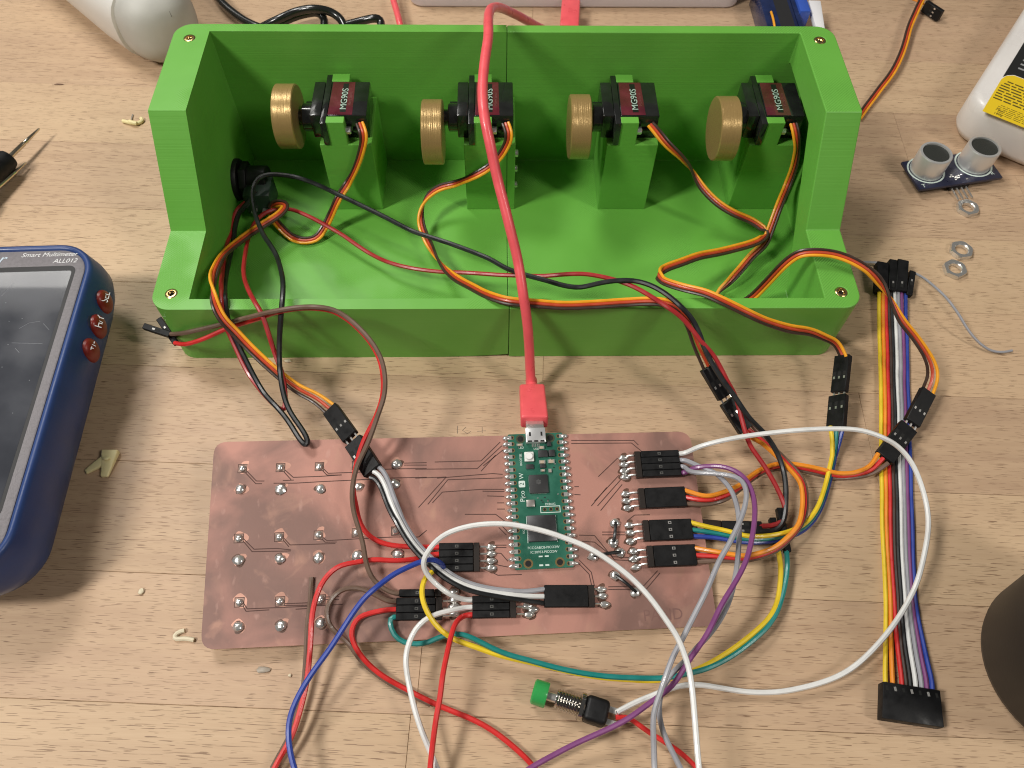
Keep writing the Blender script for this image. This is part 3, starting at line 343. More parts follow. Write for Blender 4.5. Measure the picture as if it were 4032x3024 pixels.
def obj(name, mb, material, parent=None, local=False, smooth=True, bevel=0., bseg=2, angle=40, subsurf=0, label=None):
    me = bpy.data.meshes.new(name); inv = INV.get(parent) if (parent is not None and not local) else None
    vs = [v*S for v in mb.v]
    if inv is not None: vs = [inv @ v for v in vs]
    org = V((0, 0, 0))
    if parent is None:                         # origin at the middle of the underside
        org = V(((min(v.x for v in vs)+max(v.x for v in vs))/2, (min(v.y for v in vs)+max(v.y for v in vs))/2, min(v.z for v in vs))); vs = [v-org for v in vs]
    me.from_pydata(vs, [], mb.f); me.materials.append(material)
    bm = bmesh.new(); bm.from_mesh(me); bmesh.ops.recalc_face_normals(bm, faces=bm.faces)
    if bevel:
        es = [e for e in bm.edges if len(e.link_faces) == 2 and e.calc_face_angle(0) > math.radians(angle)]
        bmesh.ops.bevel(bm, geom=es, offset=bevel*S, segments=bseg, affect='EDGES', profile=.5, clamp_overlap=True)
    for f in bm.faces: f.smooth = smooth
    bm.to_mesh(me); bm.free()
    if smooth:
        try: me.set_sharp_from_angle(angle=math.radians(angle))
        except Exception: pass
    o = bpy.data.objects.new(name, me); col.objects.link(o); o.location = org
    if parent is not None: o.parent = parent; INV[o] = INV.get(parent, Matrix())
    if subsurf: md = o.modifiers.new('sub', 'SUBSURF'); md.levels = md.render_levels = subsurf
    if label: o['label'] = label
    return o
def dup(o, parent, name=None):
    c = o.copy(); col.objects.link(c); c.parent = parent
    if parent is not None: INV[c] = INV.get(parent, Matrix())
    return c
def smoothpath(pts, step=1.6):
    """Catmull-Rom (centripetal) through the points, resampled evenly; returns points and the source parameter"""
    P = [V(p) for p in pts]; P = [P[0]*2-P[1]]+P+[P[-1]*2-P[-2]]; out = []; par = []
    for i in range(1, len(P)-2):
        p0, p1, p2, p3 = P[i-1:i+3]; n = max(2, int((p2-p1).length/step))
        t0 = 0; t1 = t0+max((p1-p0).length, 1e-3)**.5; t2 = t1+max((p2-p1).length, 1e-3)**.5; t3 = t2+max((p3-p2).length, 1e-3)**.5
        for k in range(n):
            t = t1+(t2-t1)*k/n
            a1 = p0*((t1-t)/(t1-t0))+p1*((t-t0)/(t1-t0)); a2 = p1*((t2-t)/(t2-t1))+p2*((t-t1)/(t2-t1)); a3 = p2*((t3-t)/(t3-t2))+p3*((t-t2)/(t3-t2))
            b1 = a1*((t2-t)/(t2-t0))+a2*((t-t0)/(t2-t0)); b2 = a2*((t3-t)/(t3-t1))+a3*((t-t1)/(t3-t1))
            out.append(b1*((t2-t)/(t2-t1))+b2*((t-t1)/(t2-t1))); par.append(i-1+k/n)
    out.append(P[-2]); par.append(len(pts)-1)
    for _ in range(2):
        out = [out[0]]+[(out[i-1]+out[i]*2+out[i+1])/4 for i in range(1, len(out)-1)]+[out[-1]]
    N = len(out); s0 = len(pts)*3.7+out[0].x*.13
    for i in range(3, N-3):
        w = min(1, (i-3)/6, (N-3-i)/6)*.32; q = i*step*.055
        out[i] = out[i]+V((noise.noise((q, s0, 0))*w, noise.noise((q, s0, 9))*w, noise.noise((q, s0, 19))*w*.6))
    return out, par
def wire(name, pts, r, m, parent, n=8, **k):
    return obj(name, MB().tube(smoothpath(pts)[0], r, n), m, parent, **k)
def ribbon(rb, colors, r, parent, sp=None, spread=2.54, ends=(0, 1), name='lead_wire'):
    pts, par = smoothpath(rb['p']); tw = rb['t']; N = len(pts); sp = sp or 2*r*.97; n = len(colors); lanes = [[] for _ in colors]; prev = None
    for i, p in enumerate(pts):
        t = (pts[min(i+1, N-1)]-pts[max(i-1, 0)]).normalized(); left = V((0, -.3, 1)).cross(t)
        if left.length < .25 and prev is not None: left = prev
        left.normalize(); prev = left; up = t.cross(left)
        j = min(int(par[i]), len(tw)-2); a = math.radians(tw[j]+(tw[j+1]-tw[j])*(par[i]-j))
        d = left*math.cos(a)-up*math.sin(a)
        f = i/(N-1); q = 0
        if ends[0] and f < .14: q = max(q, 1-f/.14)
        if ends[1] and f > .86: q = max(q, (f-.86)/.14)
        s_ = sp+(spread-sp)*q*q
        for k in range(n): lanes[k].append(p+d*((n-1)/2-k)*s_)
    return [obj(name, MB().tube(l, r, 8), WM[c], parent) for l, c in zip(lanes, colors)]
UPV = V((0, -.25, 1))
def housing(parent, p0, p1, n, side=None, name='connector', thick=2.6, window=.6, pins=False, pitch=2.54):
    p0, p1 = V(p0), V(p1); t = (p1-p0).normalized(); sd = V(side) if side else t.cross(UPV); sd = (sd-t*sd.dot(t)).normalized(); up = sd.cross(t)
    if up.z < 0: up = -up
    w = pitch*n
    o = obj(name, MB().obox(p0, p1, sd, w-.1, thick), BLACK, parent, bevel=.22, bseg=1)
    L = (p1-p0).length
    for i in range(n):
        c = p0+t*L*window+sd*((i-(n-1)/2)*pitch)+up*(thick/2+.03)
        obj('contact_window', MB().obox(c-t*.55, c+t*.55, sd, .75, .12), TIN if (i+n) % 2 else STEEL, o)
        c2 = c+t*1.6
        obj('latch_slot', MB().obox(c-t*2.6, c-t*.75, sd, 1.3, .05), DARK, o)
    if pins:
        for i in range(n):
            c = p1+sd*((i-(n-1)/2)*pitch)
            obj('contact_pin', MB().obox(c-t*.2, c+t*1.8, sd, .64, .64), TIN, o)
    return o
FONTS = {}
def text(name, body, size, parent, loc, xdir, ydir, material, align='CENTER', extrude=0.02, local=False, squash=1., shear=0.):
    cu = bpy.data.curves.new(name, 'FONT'); cu.body = body; cu.size = size*S; cu.align_x = align; cu.align_y = 'CENTER'; cu.extrude = extrude*S; cu.resolution_u = 3; cu.shear = shear
    tmp = bpy.data.objects.new(name, cu); col.objects.link(tmp)
    me = bpy.data.meshes.new_from_object(tmp.evaluated_get(bpy.context.evaluated_depsgraph_get())); bpy.data.objects.remove(tmp); bpy.data.curves.remove(cu)
    me.name = name; me.materials.clear(); me.materials.append(material); o = bpy.data.objects.new(name, me); col.objects.link(o)
    x, y = V(xdir).normalized(), V(ydir); y = (y-x*y.dot(x)).normalized(); z = x.cross(y)
    mm = Matrix((x*squash, y, z)).transposed().to_4x4(); mm.translation = V(loc)*S
    if parent is not None:
        o.parent = parent
        if not local: mm = INV[parent] @ mm
    o.matrix_local = mm
    return o
def boolean(o, cutters, ops):
    for c, op in zip(cutters, ops):
        md = o.modifiers.new('b', 'BOOLEAN'); md.operation = op; md.object = c; md.solver = 'EXACT'
    dg = bpy.context.evaluated_depsgraph_get(); ev = o.evaluated_get(dg); me = bpy.data.meshes.new_from_object(ev); o.modifiers.clear(); old = o.data; o.data = me; bpy.data.meshes.remove(old)
    for c in cutters: bpy.data.objects.remove(c)
def rrect(x0, y0, x1, y1, r, n=6):
    out = []
    for cx, cy, a0 in ((x1-r, y0+r, -90), (x1-r, y1-r, 0), (x0+r, y1-r, 90), (x0+r, y0+r, 180)):
        for k in range(n+1): a = math.radians(a0+90*k/n); out.append((cx+r*math.cos(a), cy+r*math.sin(a)))
    return out
# ------------------------------------------------------------------ the bench: beech staves, each a piece of its own
bench = bpy.data.objects.new('workbench_top', None); col.objects.link(bench); bench['kind'] = 'structure'; bench['label'] = 'laminated beech workbench top of light brown staves'; INV[bench] = Matrix()
ang = -.05; rnd = random.Random(4); ca, sa = math.cos(ang), math.sin(ang)
for k in range(-7, 9):
    yj = 67.9+9.05+44.2*k                                   # joint lines, in the bench's own turned frame
    xs = [-520]
    if k == 0: xs = [-520, -165, 252, 640]
    elif k == -1: xs = [-520, -130, 330, 640]
    elif k == -2: xs = [-520, 15, 640]
    elif k == 2: xs = [-520, 60, 262, 640]
    elif k == 1: xs = [-520, -60, 200, 640]
    else:
        x = -520+rnd.uniform(60, 300)
        while x < 560: xs.append(x); x += rnd.uniform(260, 420)
        xs.append(640)
    for a, b in zip(xs[:-1], xs[1:]):
        g = .06; cx_, cy_ = (a+b)/2, yj+22.1
        mb = MB().box((a-cx_+g, -22.1+g, -30), (b-cx_-g, 22.1-g, rnd.uniform(-.03, 0)))
        o = obj('stave', mb, WOOD, bench, local=True, bevel=.12, bseg=1, smooth=False)
        o.location = V((cx_*ca-cy_*sa, cx_*sa+cy_*ca, 0))*S; o.rotation_euler = (0, 0, ang)
o = obj('glue_joint', MB().add([(-600,-320,-.35),(700,-320,-.35),(700,480,-.35),(-600,480,-.35)], [(0,1,2,3)]), mat('glue_line', (.16, .09, .05), .8), bench, local=True)
# pencil strokes on the bench
pm = mat('pencil_graphite', (.13, .11, .10), .6)
mk = X['mark']; pt_ = thing('pencil_mark', mk[0], 'faint pencil strokes on the bench between box and copper board', 'pencil mark')
for pl in ([(-21,-37),(-21,-33.5)], [(-17.5,-34),(-19,-35.5),(-17,-37),(-15.5,-36)], [(-13,-36),(-9.5,-35.8)], [(-11,-34),(-11,-36.8)]):
    obj('stroke', MB().tube([(x, y, .03) for x, y in pl], .08, 5), pm, pt_)
# ------------------------------------------------------------------ green printed enclosure
Wd, L2, SL, DP, HL, HT, FL, TF, TB = 140.0, 40.6, 25.7, 120.9, 34.26, 74.25, 3.0, 5.1, 4.9
RIM = 14.6; XI = Wd-RIM
box = thing('printed_enclosure', (0, 60, 0), 'bright green 3D printed open box in two halves with stepped sides', 'enclosure')
for sgn, hn, hl in ((-1, 'left_half', 'left half of the green box, lifting slightly at the seam'), (1, 'right_half', 'right half of the green box')):
    def bx(lo, hi): return (min(lo*sgn, hi*sgn), max(lo*sgn, hi*sgn))
    prof = [(0, 0), (DP, 0), (DP, HT), (L2+SL, HT), (L2, HL), (0, HL)]
    a, b = bx(.12, Wd)
    body = obj(hn, MB().prism(prof, 0, a, b), GREEN, None, smooth=False); body.location = (0, 0, 0)
    body.data.clear_geometry(); m0 = MB().prism(prof, 0, a, b); body.data.from_pydata([v*S for v in m0.v], [], m0.f)
    if not body.data.materials: body.data.materials.append(GREEN)
    def cutter(mb):
        me = bpy.data.meshes.new('c'); me.from_pydata([v*S for v in mb.v], [], mb.f); bm = bmesh.new(); bm.from_mesh(me); bmesh.ops.recalc_face_normals(bm, faces=bm.faces); bm.to_mesh(me); bm.free()
        c = bpy.data.objects.new('c', me); col.objects.link(c); return c
    bm = bmesh.new(); bm.from_mesh(body.data); bmesh.ops.recalc_face_normals(bm, faces=bm.faces); bm.to_mesh(body.data); bm.free()
    cs = [cutter(MB().prism(rrect(-Wd, 0, Wd, DP, 7.5, 8), 2, -5, 90))]; ops = ['INTERSECT']
    a, b = bx(-2, XI); cs.append(cutter(MB().box((a, TF, FL), (b, DP-TB, 100)))); ops.append('DIFFERENCE')
    if sgn > 0:
        a, b = bx(XI-1, Wd-4.6); cs.append(cutter(MB().prism([(33, FL), (DP-TB, FL), (DP-TB, 59.6), (76.5, 59.6)], 0, a, b))); ops.append("DIFFERENCE")
    for iy, iz in ((7.94, HL), (DP-9.57, HT)):
        cs.append(cutter(MB().lathe((sgn*(Wd-7.13), iy, iz-7), (0, 0, 1), [(0, 2.45), (9, 2.45)], 24))); ops.append('DIFFERENCE')
    if sgn < 0:      # print warp: the left half curls up off the bench at the seam
        cs.append(cutter(MB().prism([(-40, -1), (-30, .05), (-18, .5), (-8, 1.2), (1, 2.3), (1, -1)], 1, -3, 30))); ops.append('DIFFERENCE')
    boolean(body, cs, ops)
    bm = bmesh.new(); bm.from_mesh(body.data); bmesh.ops.remove_doubles(bm, verts=bm.verts, dist=1e-6)
    bmesh.ops.dissolve_limit(bm, angle_limit=.01, verts=bm.verts, edges=bm.edges); bm.to_mesh(body.data); bm.free()
    md = body.modifiers.new('bev', 'BEVEL'); md.width = .45*S; md.segments = 2; md.limit_method = 'ANGLE'; md.angle_limit = math.radians(35)
    body.name = hn; body.parent = box; body.location = (0, -60*S, 0); body['label'] = hl
    for iy, iz in ((7.94, HL), (DP-9.57, HT)):
        c = (sgn*(Wd-7.13), iy, iz)
        ins = obj('threaded_insert', MB().lathe((c[0], c[1], c[2]-6), (0, 0, 1), [(0, 2.4), (5.9, 2.4), (6.12, 2.1), (6.12, 1.45), (5.6, 1.3), (.5, 1.3)], 20, True, True), BRASS, box)
        obj('bore_shade', MB().lathe((c[0], c[1], c[2]-1.6), (0, 0, 1), [(0, 1.3), (.1, 1.3)], 16), DARK, ins)  # dark disc added as painted shade down the insert hole
        for q in range(4, 5):
            obj('thread', MB().lathe((c[0], c[1], c[2]-4.6+q*.9), (0, 0, 1), [(0, 1.28), (.25, 1.05), (.5, 1.28)], 16, False, False), BRASS, ins)
obj('seam_light_stop', MB().box((-.09, .5, .6), (.09, TF-.5, HL-.5)).box((-.09, TF-.5, .6), (.09, DP-TB+.5, FL-.4)).box((-.09, DP-TB+.5, .6), (.09, DP-.5, HT-.5)), DARK, box, smooth=False)  # added dark filler plate that keeps light from leaking through the seam
XR = [-60.0+62.65*i for i in range(4)]          # right (lower) end of each servo case
PT, TT, YF = 42.6, 54.7, 82.6
for i, xr in enumerate(XR):
    xa, xb, ta, tb_ = xr-21.6, xr+1.0, xr-17.0, xr-9.2
    T = [(xa, FL), (xb, FL), (xb, PT), (tb_, PT), (tb_, TT), (ta, TT), (ta, PT), (xa, PT)]
    mb = MB().prism(T, 1, YF, 86.5).prism([(xa, FL), (xb, FL), (xb, PT), (xa, PT)], 1, 86.5, 109.2).prism(T, 1, 109.2, 114.3)
    mnt = obj('servo_mount', mb, GREEN, box, smooth=False, bevel=.3)
    if i == 1:
        obj('seam_gap', MB().box((-.15, YF-.04, FL), (.12, YF+2, PT-.1)), DARK, mnt)
        for z_, y_ in ((33, 88), (22, 90), (12, 90)):
            sc = obj('seam_screw', MB().lathe((xb, y_, z_), (1, 0, 0), [(0, 1.7), (1.2, 1.7), (1.5, 1.3)], 14), STEEL, box)
# ------------------------------------------------------------------ servos
LABEL = mat('maroon_foil_label', (.10, .012, .022), .18, bump=.05, var=.35, vscale=140, coat=.8)
LETTER = mat('pale_green_print', (.38, .5, .42), .5)
DIMLET = mat('dim_red_print', (.18, .06, .05), .5)
CAMM = mat('gold_printed_plastic', (.40, .265, .10), .30, metal=.4, bump=.5, bscale=1, var=.12, vscale=400, stretch=(3500, 60, 60))
ZT, Y0, Y1 = 54.9, 86.9, 108.8
servo_lab = ['black micro servo nearest the power jack in the green box', 'black micro servo under the red cable, beside the box seam', 'black micro servo just right of the seam in the green box', 'black micro servo tight against the right wall of the green box']
wheel_lab = ['gold eccentric wheel on the servo nearest the power jack', 'gold eccentric wheel left of the red cable', 'gold eccentric wheel between the red cable and the rightmost servo', 'gold eccentric wheel showing its round face, on the rightmost servo']
wy = [91.8, 83.0, 86.0, 85.0]; wz = [50.0, 49.2, 49.5, 49.5]
servos = []
for i, xr in enumerate(XR):
    t = thing('servo_motor', (xr-11, 97.8, PT), servo_lab[i], 'servo', 'servos on posts inside the green box'); servos.append(t)
    zm = ZT-6.1
    obj('case', MB().box((xr-16.6, Y0, ZT-12.2), (xr, Y1, ZT)), SERVO, t, bevel=.5)
    obj('gear_case', MB().box((xr-24.2, Y0, ZT-12.2), (xr-19.4, Y1, ZT)), SERVO, t, bevel=.5)
    obj('mounting_flange', MB().box((xr-19.3, Y0-4.8, ZT-12), (xr-16.7, Y1+4.8, ZT-.2)), SERVO, t, bevel=.3)
    gb = obj('gear_boss', MB().lathe((xr-24.2, Y0+6, zm), (-1, 0, 0), [(0, 5.9), (3.6, 5.9), (4, 5.5)], 28).lathe((xr-24.2, Y0+12.4, zm), (-1, 0, 0), [(0, 2.6), (3.4, 2.6)], 18), SERVO, t)
    obj('output_shaft', MB().lathe((xr-28, Y0+6, zm), (-1, 0, 0), [(0, 3.4), (2.2, 3.4)], 20), SERVO, t)
    for y_ in (Y0-2.3, Y1+2.3):
        obj('mounting_screw', MB().lathe((xr-9.2, y_, zm), (1, 0, 0), [(0, 1.6), (1.8, 1.6), (2.1, 1.3)], 6), STEEL, t)
    lb = obj('label_sticker', MB().add([(xr-16.4, Y0+.3, ZT+.06), (xr-6.0, Y0+.3, ZT+.06), (xr-6.4, Y1-.4, ZT+.06), (xr-16.0, Y1-.4, ZT+.06)], [(0,1,2,3)]), LABEL, t)
    obj('label_band', MB().add([(xr-11.4, Y0+2, ZT+.1), (xr-8.9, Y0+2, ZT+.1), (xr-9.1, Y1-1.5, ZT+.1), (xr-11.4, Y1-1.5, ZT+.1)], [(0,1,2,3)]), mat('label_black', (.01, .012, .01), .3), lb)
    text('lettering', 'MG90S', 3.9, lb, (xr-10.1, 97.2, ZT+.15), (0, 1, 0), (-1, 0, 0), LETTER, squash=1.2)
    text('lettering', 'Micro Servo', 1.7, lb, (xr-7.6, 97.2, ZT+.15), (0, 1, 0), (-1, 0, 0), DIMLET)
    obj('cable_grommet', MB().box((xr-6.6, Y0-1.1, ZT-8.6), (xr-2.2, Y0+.2, ZT-6.6)), SERVO, t, bevel=.25)
    w = obj('eccentric_wheel', MB().lathe((xr-38.7, wy[i], wz[i]), (1, 0, 0), [(0, 12.9), (.4, 13.4), (8.3, 13.4), (8.7, 12.9)], 64), CAMM, smooth=True, angle=30)
    tag(w, wheel_lab[i], 'wheel', 'gold wheels on the servo shafts')
SC = ['servoyellow', 'servored', 'darkbrown']
cH = {}
for i, (rbn, hn) in enumerate((('servo1', 'c1a'), ('servo2', 'c2a'), ('servo3', 'c3a'), ('servo4', 'c4a'))):
    ribbon(RB[rbn], SC, .66, servos[i], ends=(0, 1), spread=2.2)
    sd = None
    if hn == 'c3a': sd = (.62, 0, .78)
    if hn == 'c1a': sd = V(H[hn][1])-V(H[hn][0]); sd = sd.cross(V((-.45, -.1, 1)))
    if hn == 'c4a': sd = (V(H[hn][1])-V(H[hn][0])).cross(V((.25, -.2, 1)))
    housing(servos[i], *H[hn], 3, side=sd, thick=2.7, pins=True, window=.62, pitch=2.2)
# ------------------------------------------------------------------ power jack and its leads
jk = thing('power_jack', (X['jack'][0], X['jack'][1], FL), 'black panel power jack with long red and black leads in the box corner', 'power jack')
jx = -XI
obj('mounting_flange', MB().lathe((jx-.2, 88, 17), (1, 0, 0), [(0, 9.6), (1.6, 9.6), (2.2, 9.1)], 32), BLACK, jk)
obj('locking_nut', MB().lathe((jx+2.5, 88, 17), (1, 0, 0), [(0, 8.4), (3.4, 8.4)], 6), BLACK, jk, bevel=.4)
obj('jack_body', MB().lathe((jx+6, 88, 17), (1, 0, 0), [(0, 6.4), (8, 6.4), (8.6, 5.8)], 28), BLACK, jk)
tbk = obj('terminal_block', MB().box((jx+5, 75, 8), (jx+17, 88, 19.5)), mat('dark_green_grey_plastic', (.02, .035, .03), .4), jk, bevel=.5)
for x_ in (7.5, 12.5): obj('terminal', MB().box((jx+x_, 72.5, 11), (jx+x_+2.4, 75, 11.6)), TIN, tbk)
wire('lead_wire', W['jack_red'], .95, WM['darkred'], jk, label='red lead of the power jack')
wire('lead_wire', W['jack_black'], 1.05, WM['black'], jk, label='black lead of the power jack')
h1 = housing(jk, *H['p1'], 2, side=(0, 1, .1), window=.5)
obj('header_block', MB().obox(*H['p1b'], (0, 1, .1), 4.6, 2.4), mat('dark_brown_plastic', (.03, .02, .015), .4), jk, bevel=.2)
# ------------------------------------------------------------------ copper circuit board
pcb = thing('circuit_board', B['org'], 'pinkish copper milled circuit board lying in front of the green box', 'circuit board', rot=(B['rot'][0], B['rot'][1], B['rot'][2]), mode='YXZ')
def bw(x, y, h=0): return (INV[pcb].inverted() @ (V((x, y, h))*S))/S
c = B['corners']
def rounded(poly, r, n=6):
    out = []
    for i, p in enumerate(poly):
        p = V((*p, 0)); a = V((*poly[i-1], 0)); b = V((*poly[(i+1) % len(poly)], 0)); da, db = (a-p).normalized(), (b-p).normalized()
        for k in range(n+1):
            t = k/n; q = (p+da*r)*(1-t)**2+p*2*t*(1-t)+(p+db*r)*t*t; out.append((q.x, q.y))
    return out
outl = rounded(c, 5)
obj('substrate', MB().prism(outl, 2, -1.6, -.06), mat('tan_laminate', (.46, .33, .17), .5, var=.1), pcb, local=True)
obj('copper_layer', MB().prism(outl, 2, -.055, 0), COPPER, pcb, local=True)
GROOVE = mat('milled_groove', (.075, .032, .024), .75); PADM = mat('tinned_copper_pad', (.30, .20, .16), .35, metal=.5, var=.2, vscale=250); CLEANM = mat('clean_copper', (.52, .28, .21), .4, metal=.45, var=.15, vscale=90)
for l in B['lines']:
    mb = MB()
    for a, b in zip(l[:-1], l[1:]):
        mb.obox((*a, .012), (*b, .012), V((*b, 0)).__sub__(V((*a, 0))).cross(V((0, 0, 1))), .34, .012)
    obj('isolation_groove', mb, GROOVE, pcb, local=True, smooth=False)
def halo(x, y, r, seed):
    rr = random.Random(seed); n = 18; ph = rr.uniform(0, 6)
    pts = [(x+(r*(1+.3*math.sin(2*a+ph)+.2*math.sin(3*a+2*ph)+rr.uniform(-.06, .06)))*math.cos(a)+rr.uniform(-.1, .1), y+(r*(1+.25*math.sin(2*a+ph+1)+rr.uniform(-.06, .06)))*math.sin(a), .008) for a in [2*math.pi*k/n for k in range(n)]]
    return MB().add(pts, [tuple(range(n))])
FLUX = mat('brown_flux', (.12, .06, .04), .35, coat=.3)
def lump(parent, x, y, rx, ry, h, seed, name='solder_joint', z=0):
    if parent is pcb and rx > 1.25:
        f_ = halo(x, y, max(rx, ry)*.98, seed+400); f_.v = [V((v.x, v.y, .011)) for v in f_.v]; obj('flux_ring', f_, FLUX, pcb, local=True)
    return obj(name, MB().ball((x, y, z+h*.15), rx, ry, h, 12, 7, .17, seed), SOLDER, parent, local=True)
for k, (x, y) in enumerate(B['sq']):
    obj('cleaned_patch', halo(x+.6, y+.5, 2.2, k), CLEANM, pcb, local=True)
    q = 1.45
    obj('pad_groove', MB().prism([(x-q-.25, y-q-.25), (x+q+.25, y-q-.25), (x+q+.25, y+q+.25), (x-q-.25, y+q+.25)], 2, .010, .016), GROOVE, pcb, local=True, smooth=False)
    pd = obj('pad', MB().prism([(x-q, y-q), (x+q, y-q), (x+q, y+q), (x-q, y+q)], 2, .018, .03), PADM, pcb, local=True, smooth=False)
    lump(pcb, x, y, 1.3, 1.3, .9, k+7)
    obj('component_leg', MB().cyl((x, y, .2), (x+.1, y, 1.1), .28, 8), TIN, pcb, local=True)
for k, (x, y) in enumerate(B['round']):
    obj('cleaned_patch', halo(x+.3, y+.3, 2.1, k+50), CLEANM, pcb, local=True)
    rr = random.Random(k)
    lump(pcb, x, y, rr.uniform(1.7, 2.15), rr.uniform(1.6, 2.0), rr.uniform(.9, 1.3), k+70)
    obj('component_leg', MB().cyl((x, y, .3), (x-.1, y+.1, 1.35), .28, 8), TIN, pcb, local=True)
for k, (a, b) in enumerate(B['links']):
    lump(pcb, *a, 1.9, 1.7, 1.3, k+200); lump(pcb, *b, 1.9, 1.8, 1.2, k+210)
    obj('link_wire', MB().tube(smoothpath([(*a, 1), ((a[0]*2+b[0])/3, (a[1]*2+b[1])/3, 2.2), ((a[0]+2*b[0])/3, (a[1]+2*b[1])/3, 2.2), (*b, 1)])[0], .62, 8), WM['black'], pcb, local=True)
tx = B['text']; text('engraving', 'PAND', 5.6, pcb, ((tx[0][0]+tx[1][0])/2, (tx[0][1]+tx[1][1])/2+2, .015), (1, 0, 0), (0, 1, 0), mat('shallow_engraving', (.19, .095, .078), .6), extrude=.004, local=True, squash=.95)
# push buttons under the board, whose legs are soldered on this side, carry it clear of the bench
for (x, y) in B['sq'][0:3]+B['sq'][4:7]+B['sq'][9:12]:
    zl = bw(x, y-2, -1.62).z; hh = max(1.2, min(8.5, zl-.3))
    obj('tact_switch', MB().box((x-3, y-6, -1.62-hh), (x+3, y, -1.62)), BLACK, pcb, local=True, bevel=.2)
# headers
HB = {}
for hn, h in B['hdr'].items():
    l, r = V((*h['l'], 0)), V((*h['r'], 0)); d = (r-l); d.z = 0; L = d.length; d.normalize(); sd = V((-d.y, d.x, 0)); n = h['n']
    off = [(i-(n-1)/2)*2.54 for i in range(n)]
    if sd.y > 0: off = off[::-1]              # pin 0 is the one farthest from the viewer
    HB[hn] = [(l+sd*o, r+sd*o, sd) for o in off]
    hs = obj('pin_header', MB().obox(l+d*.2+V((0, 0, 1.5)), l+d*2.4+V((0, 0, 1.5)), sd, 2.54*n, 2.4), mat('brown_black_header', (.02, .014, .011), .4), pcb, local=True, bevel=.15, bseg=1)
    for k, o in enumerate(off):
        bl = min(h['b'], key=lambda q: ((V((*q, 0))-(l+sd*o)).length)) if k >= len(h['b']) else h['b'][k]
        e = l+sd*o
        pn = obj('header_pin', MB().tube([(e.x, e.y, 1.5), (e.x-d.x*1.6, e.y-d.y*1.6, 1.3), ((bl[0]+e.x-d.x*2)/2, (bl[1]+e.y-d.y*2)/2, .6), (bl[0], bl[1], .4)], .36, 6), TIN, pcb, local=True)
        obj('cleaned_patch', halo(bl[0], bl[1], 1.5, k+90), CLEANM, pcb, local=True)
        lump(pcb, bl[0], bl[1], 1.95, 1.2, 1.0, k*7+len(hn), z=.1)
def plug(parent, hn, pins, name='connector'):
    """female housing on header hn over the given pins"""
    ls = [HB[hn][p] for p in pins]; l = sum((q[0] for q in ls), V())/len(ls); r = sum((q[1] for q in ls), V())/len(ls); d = (r-l).normalized(); sd = ls[0][2]
    p0, p1 = bw(*(l+d*2.5+V((0, 0, 1.7)))), bw(*(r+V((0, 0, 1.9)))); sw = (INV[pcb].inverted().to_3x3() @ sd)
    up = INV[pcb].inverted().to_3x3() @ V((0, 0, 1)); t = (p1-p0).normalized()
    n = len(pins); o = obj(name, MB().obox(p0, p1, sw, 2.54*n-.08, 2.6), BLACK, parent, bevel=.2, bseg=1); L = (p1-p0).length
    for i in range(n):
        if hn in ('j2', 'j5'): break
        cc = p0+t*L*.48+sw*((i-(n-1)/2)*2.54)+up*1.33
        obj('contact_window', MB().obox(cc-t*.6, cc+t*.6, sw, .95, .06), TIN if hn in ('j3', 'j3b') else mat('dull_contact', (.16, .16, .15), .4, .6), o); obj('latch_slot', MB().obox(cc-t*.3, cc+t*.35, sw, .5, .08), DARK, o)
    return o
# ------------------------------------------------------------------ microcontroller board
PX, PY = B['pico']
pcb_m = Matrix.LocRotScale(pcb.location, pcb.rotation_euler.to_quaternion(), None)
pico = thing('microcontroller_board', bw(PX, PY, 0), 'small green microcontroller board soldered to the copper board', 'microcontroller', rot=(B['rot'][0], B['rot'][1], B['rot'][2]), mode='YXZ')
PG = mat('green_solder_mask', (.025, .125, .082), .3, var=.22, vscale=160, bump=.06, bscale=500, coat=.2); SILK = mat('white_silkscreen', (.62, .72, .66), .5)
GOLD = mat('gold_pad', (.72, .52, .24), .3, 1); CHIP = mat('black_chip_epoxy', (.022, .022, .023), .5, bump=.1, bscale=800); CAN = mat('white_metal_can', (.72, .72, .72), .3, .6)
def P(name, mb, m, parent=None, **k): return obj(name, mb, m, parent or pico, local=True, **k)
bd = P('board', MB().prism(rrect(-10.5, -25.5, 10.5, 25.5, .6, 3), 2, .02, 1.0), PG)
for sx in (-1, 1):
    for k in range(20):
        y = 24.13-2.54*k
        P('castellated_pad', MB().box((sx*10.62-1.5 if sx > 0 else -10.62-.02, y-.78, .3), (sx*10.62+.02 if sx > 0 else -10.62+1.5, y+.78, 1.06)), TIN)
        rr = random.Random(k*3+sx)
        P('solder_joint', MB().ball((sx*11.1, y, .55), rr.uniform(1.35, 1.7), rr.uniform(.78, .92), .8, 10, 6, .12, k+sx), SOLDER)
        P('pin_hole', MB().lathe((sx*8.89, y, 1.0), (0, 0, 1), [(0, .85), (.04, .85), (.04, .5)], 14, True, False), GOLD, bd)
        P('hole', MB().lathe((sx*8.89, y, 1.0), (0, 0, 1), [(0, .5), (.03, .5)], 12), DARK, bd)
for x in (-5.7, 5.7):
    for y in (23.5, -23.5):
        P('mounting_hole', MB().lathe((x, y, 1.0), (0, 0, 1), [(0, 1.75), (.03, 1.75)], 20), GOLD if y < 0 else mat('olive_mask', (.05, .06, .03), .4), bd)
        P('hole', MB().lathe((x, y, 1.03), (0, 0, 1), [(0, 1.12), (.03, 1.12)], 18), DARK, bd)
us = P('usb_socket', MB().box((-3.8, 21.2, 1.0), (3.8, 27.0, 3.7)), CAN, bevel=.4)
for x in (-2.2, 2.2): P('spring_slot', MB().box((x-.35, 23.6, 3.7), (x+.35, 25.2, 3.74)), DARK, us)
for x in (-2.4, 0, 2.4): P('shell_notch', MB().box((x-.75, 21.3, 3.7), (x+.75, 21.9, 3.74)), DARK, us)
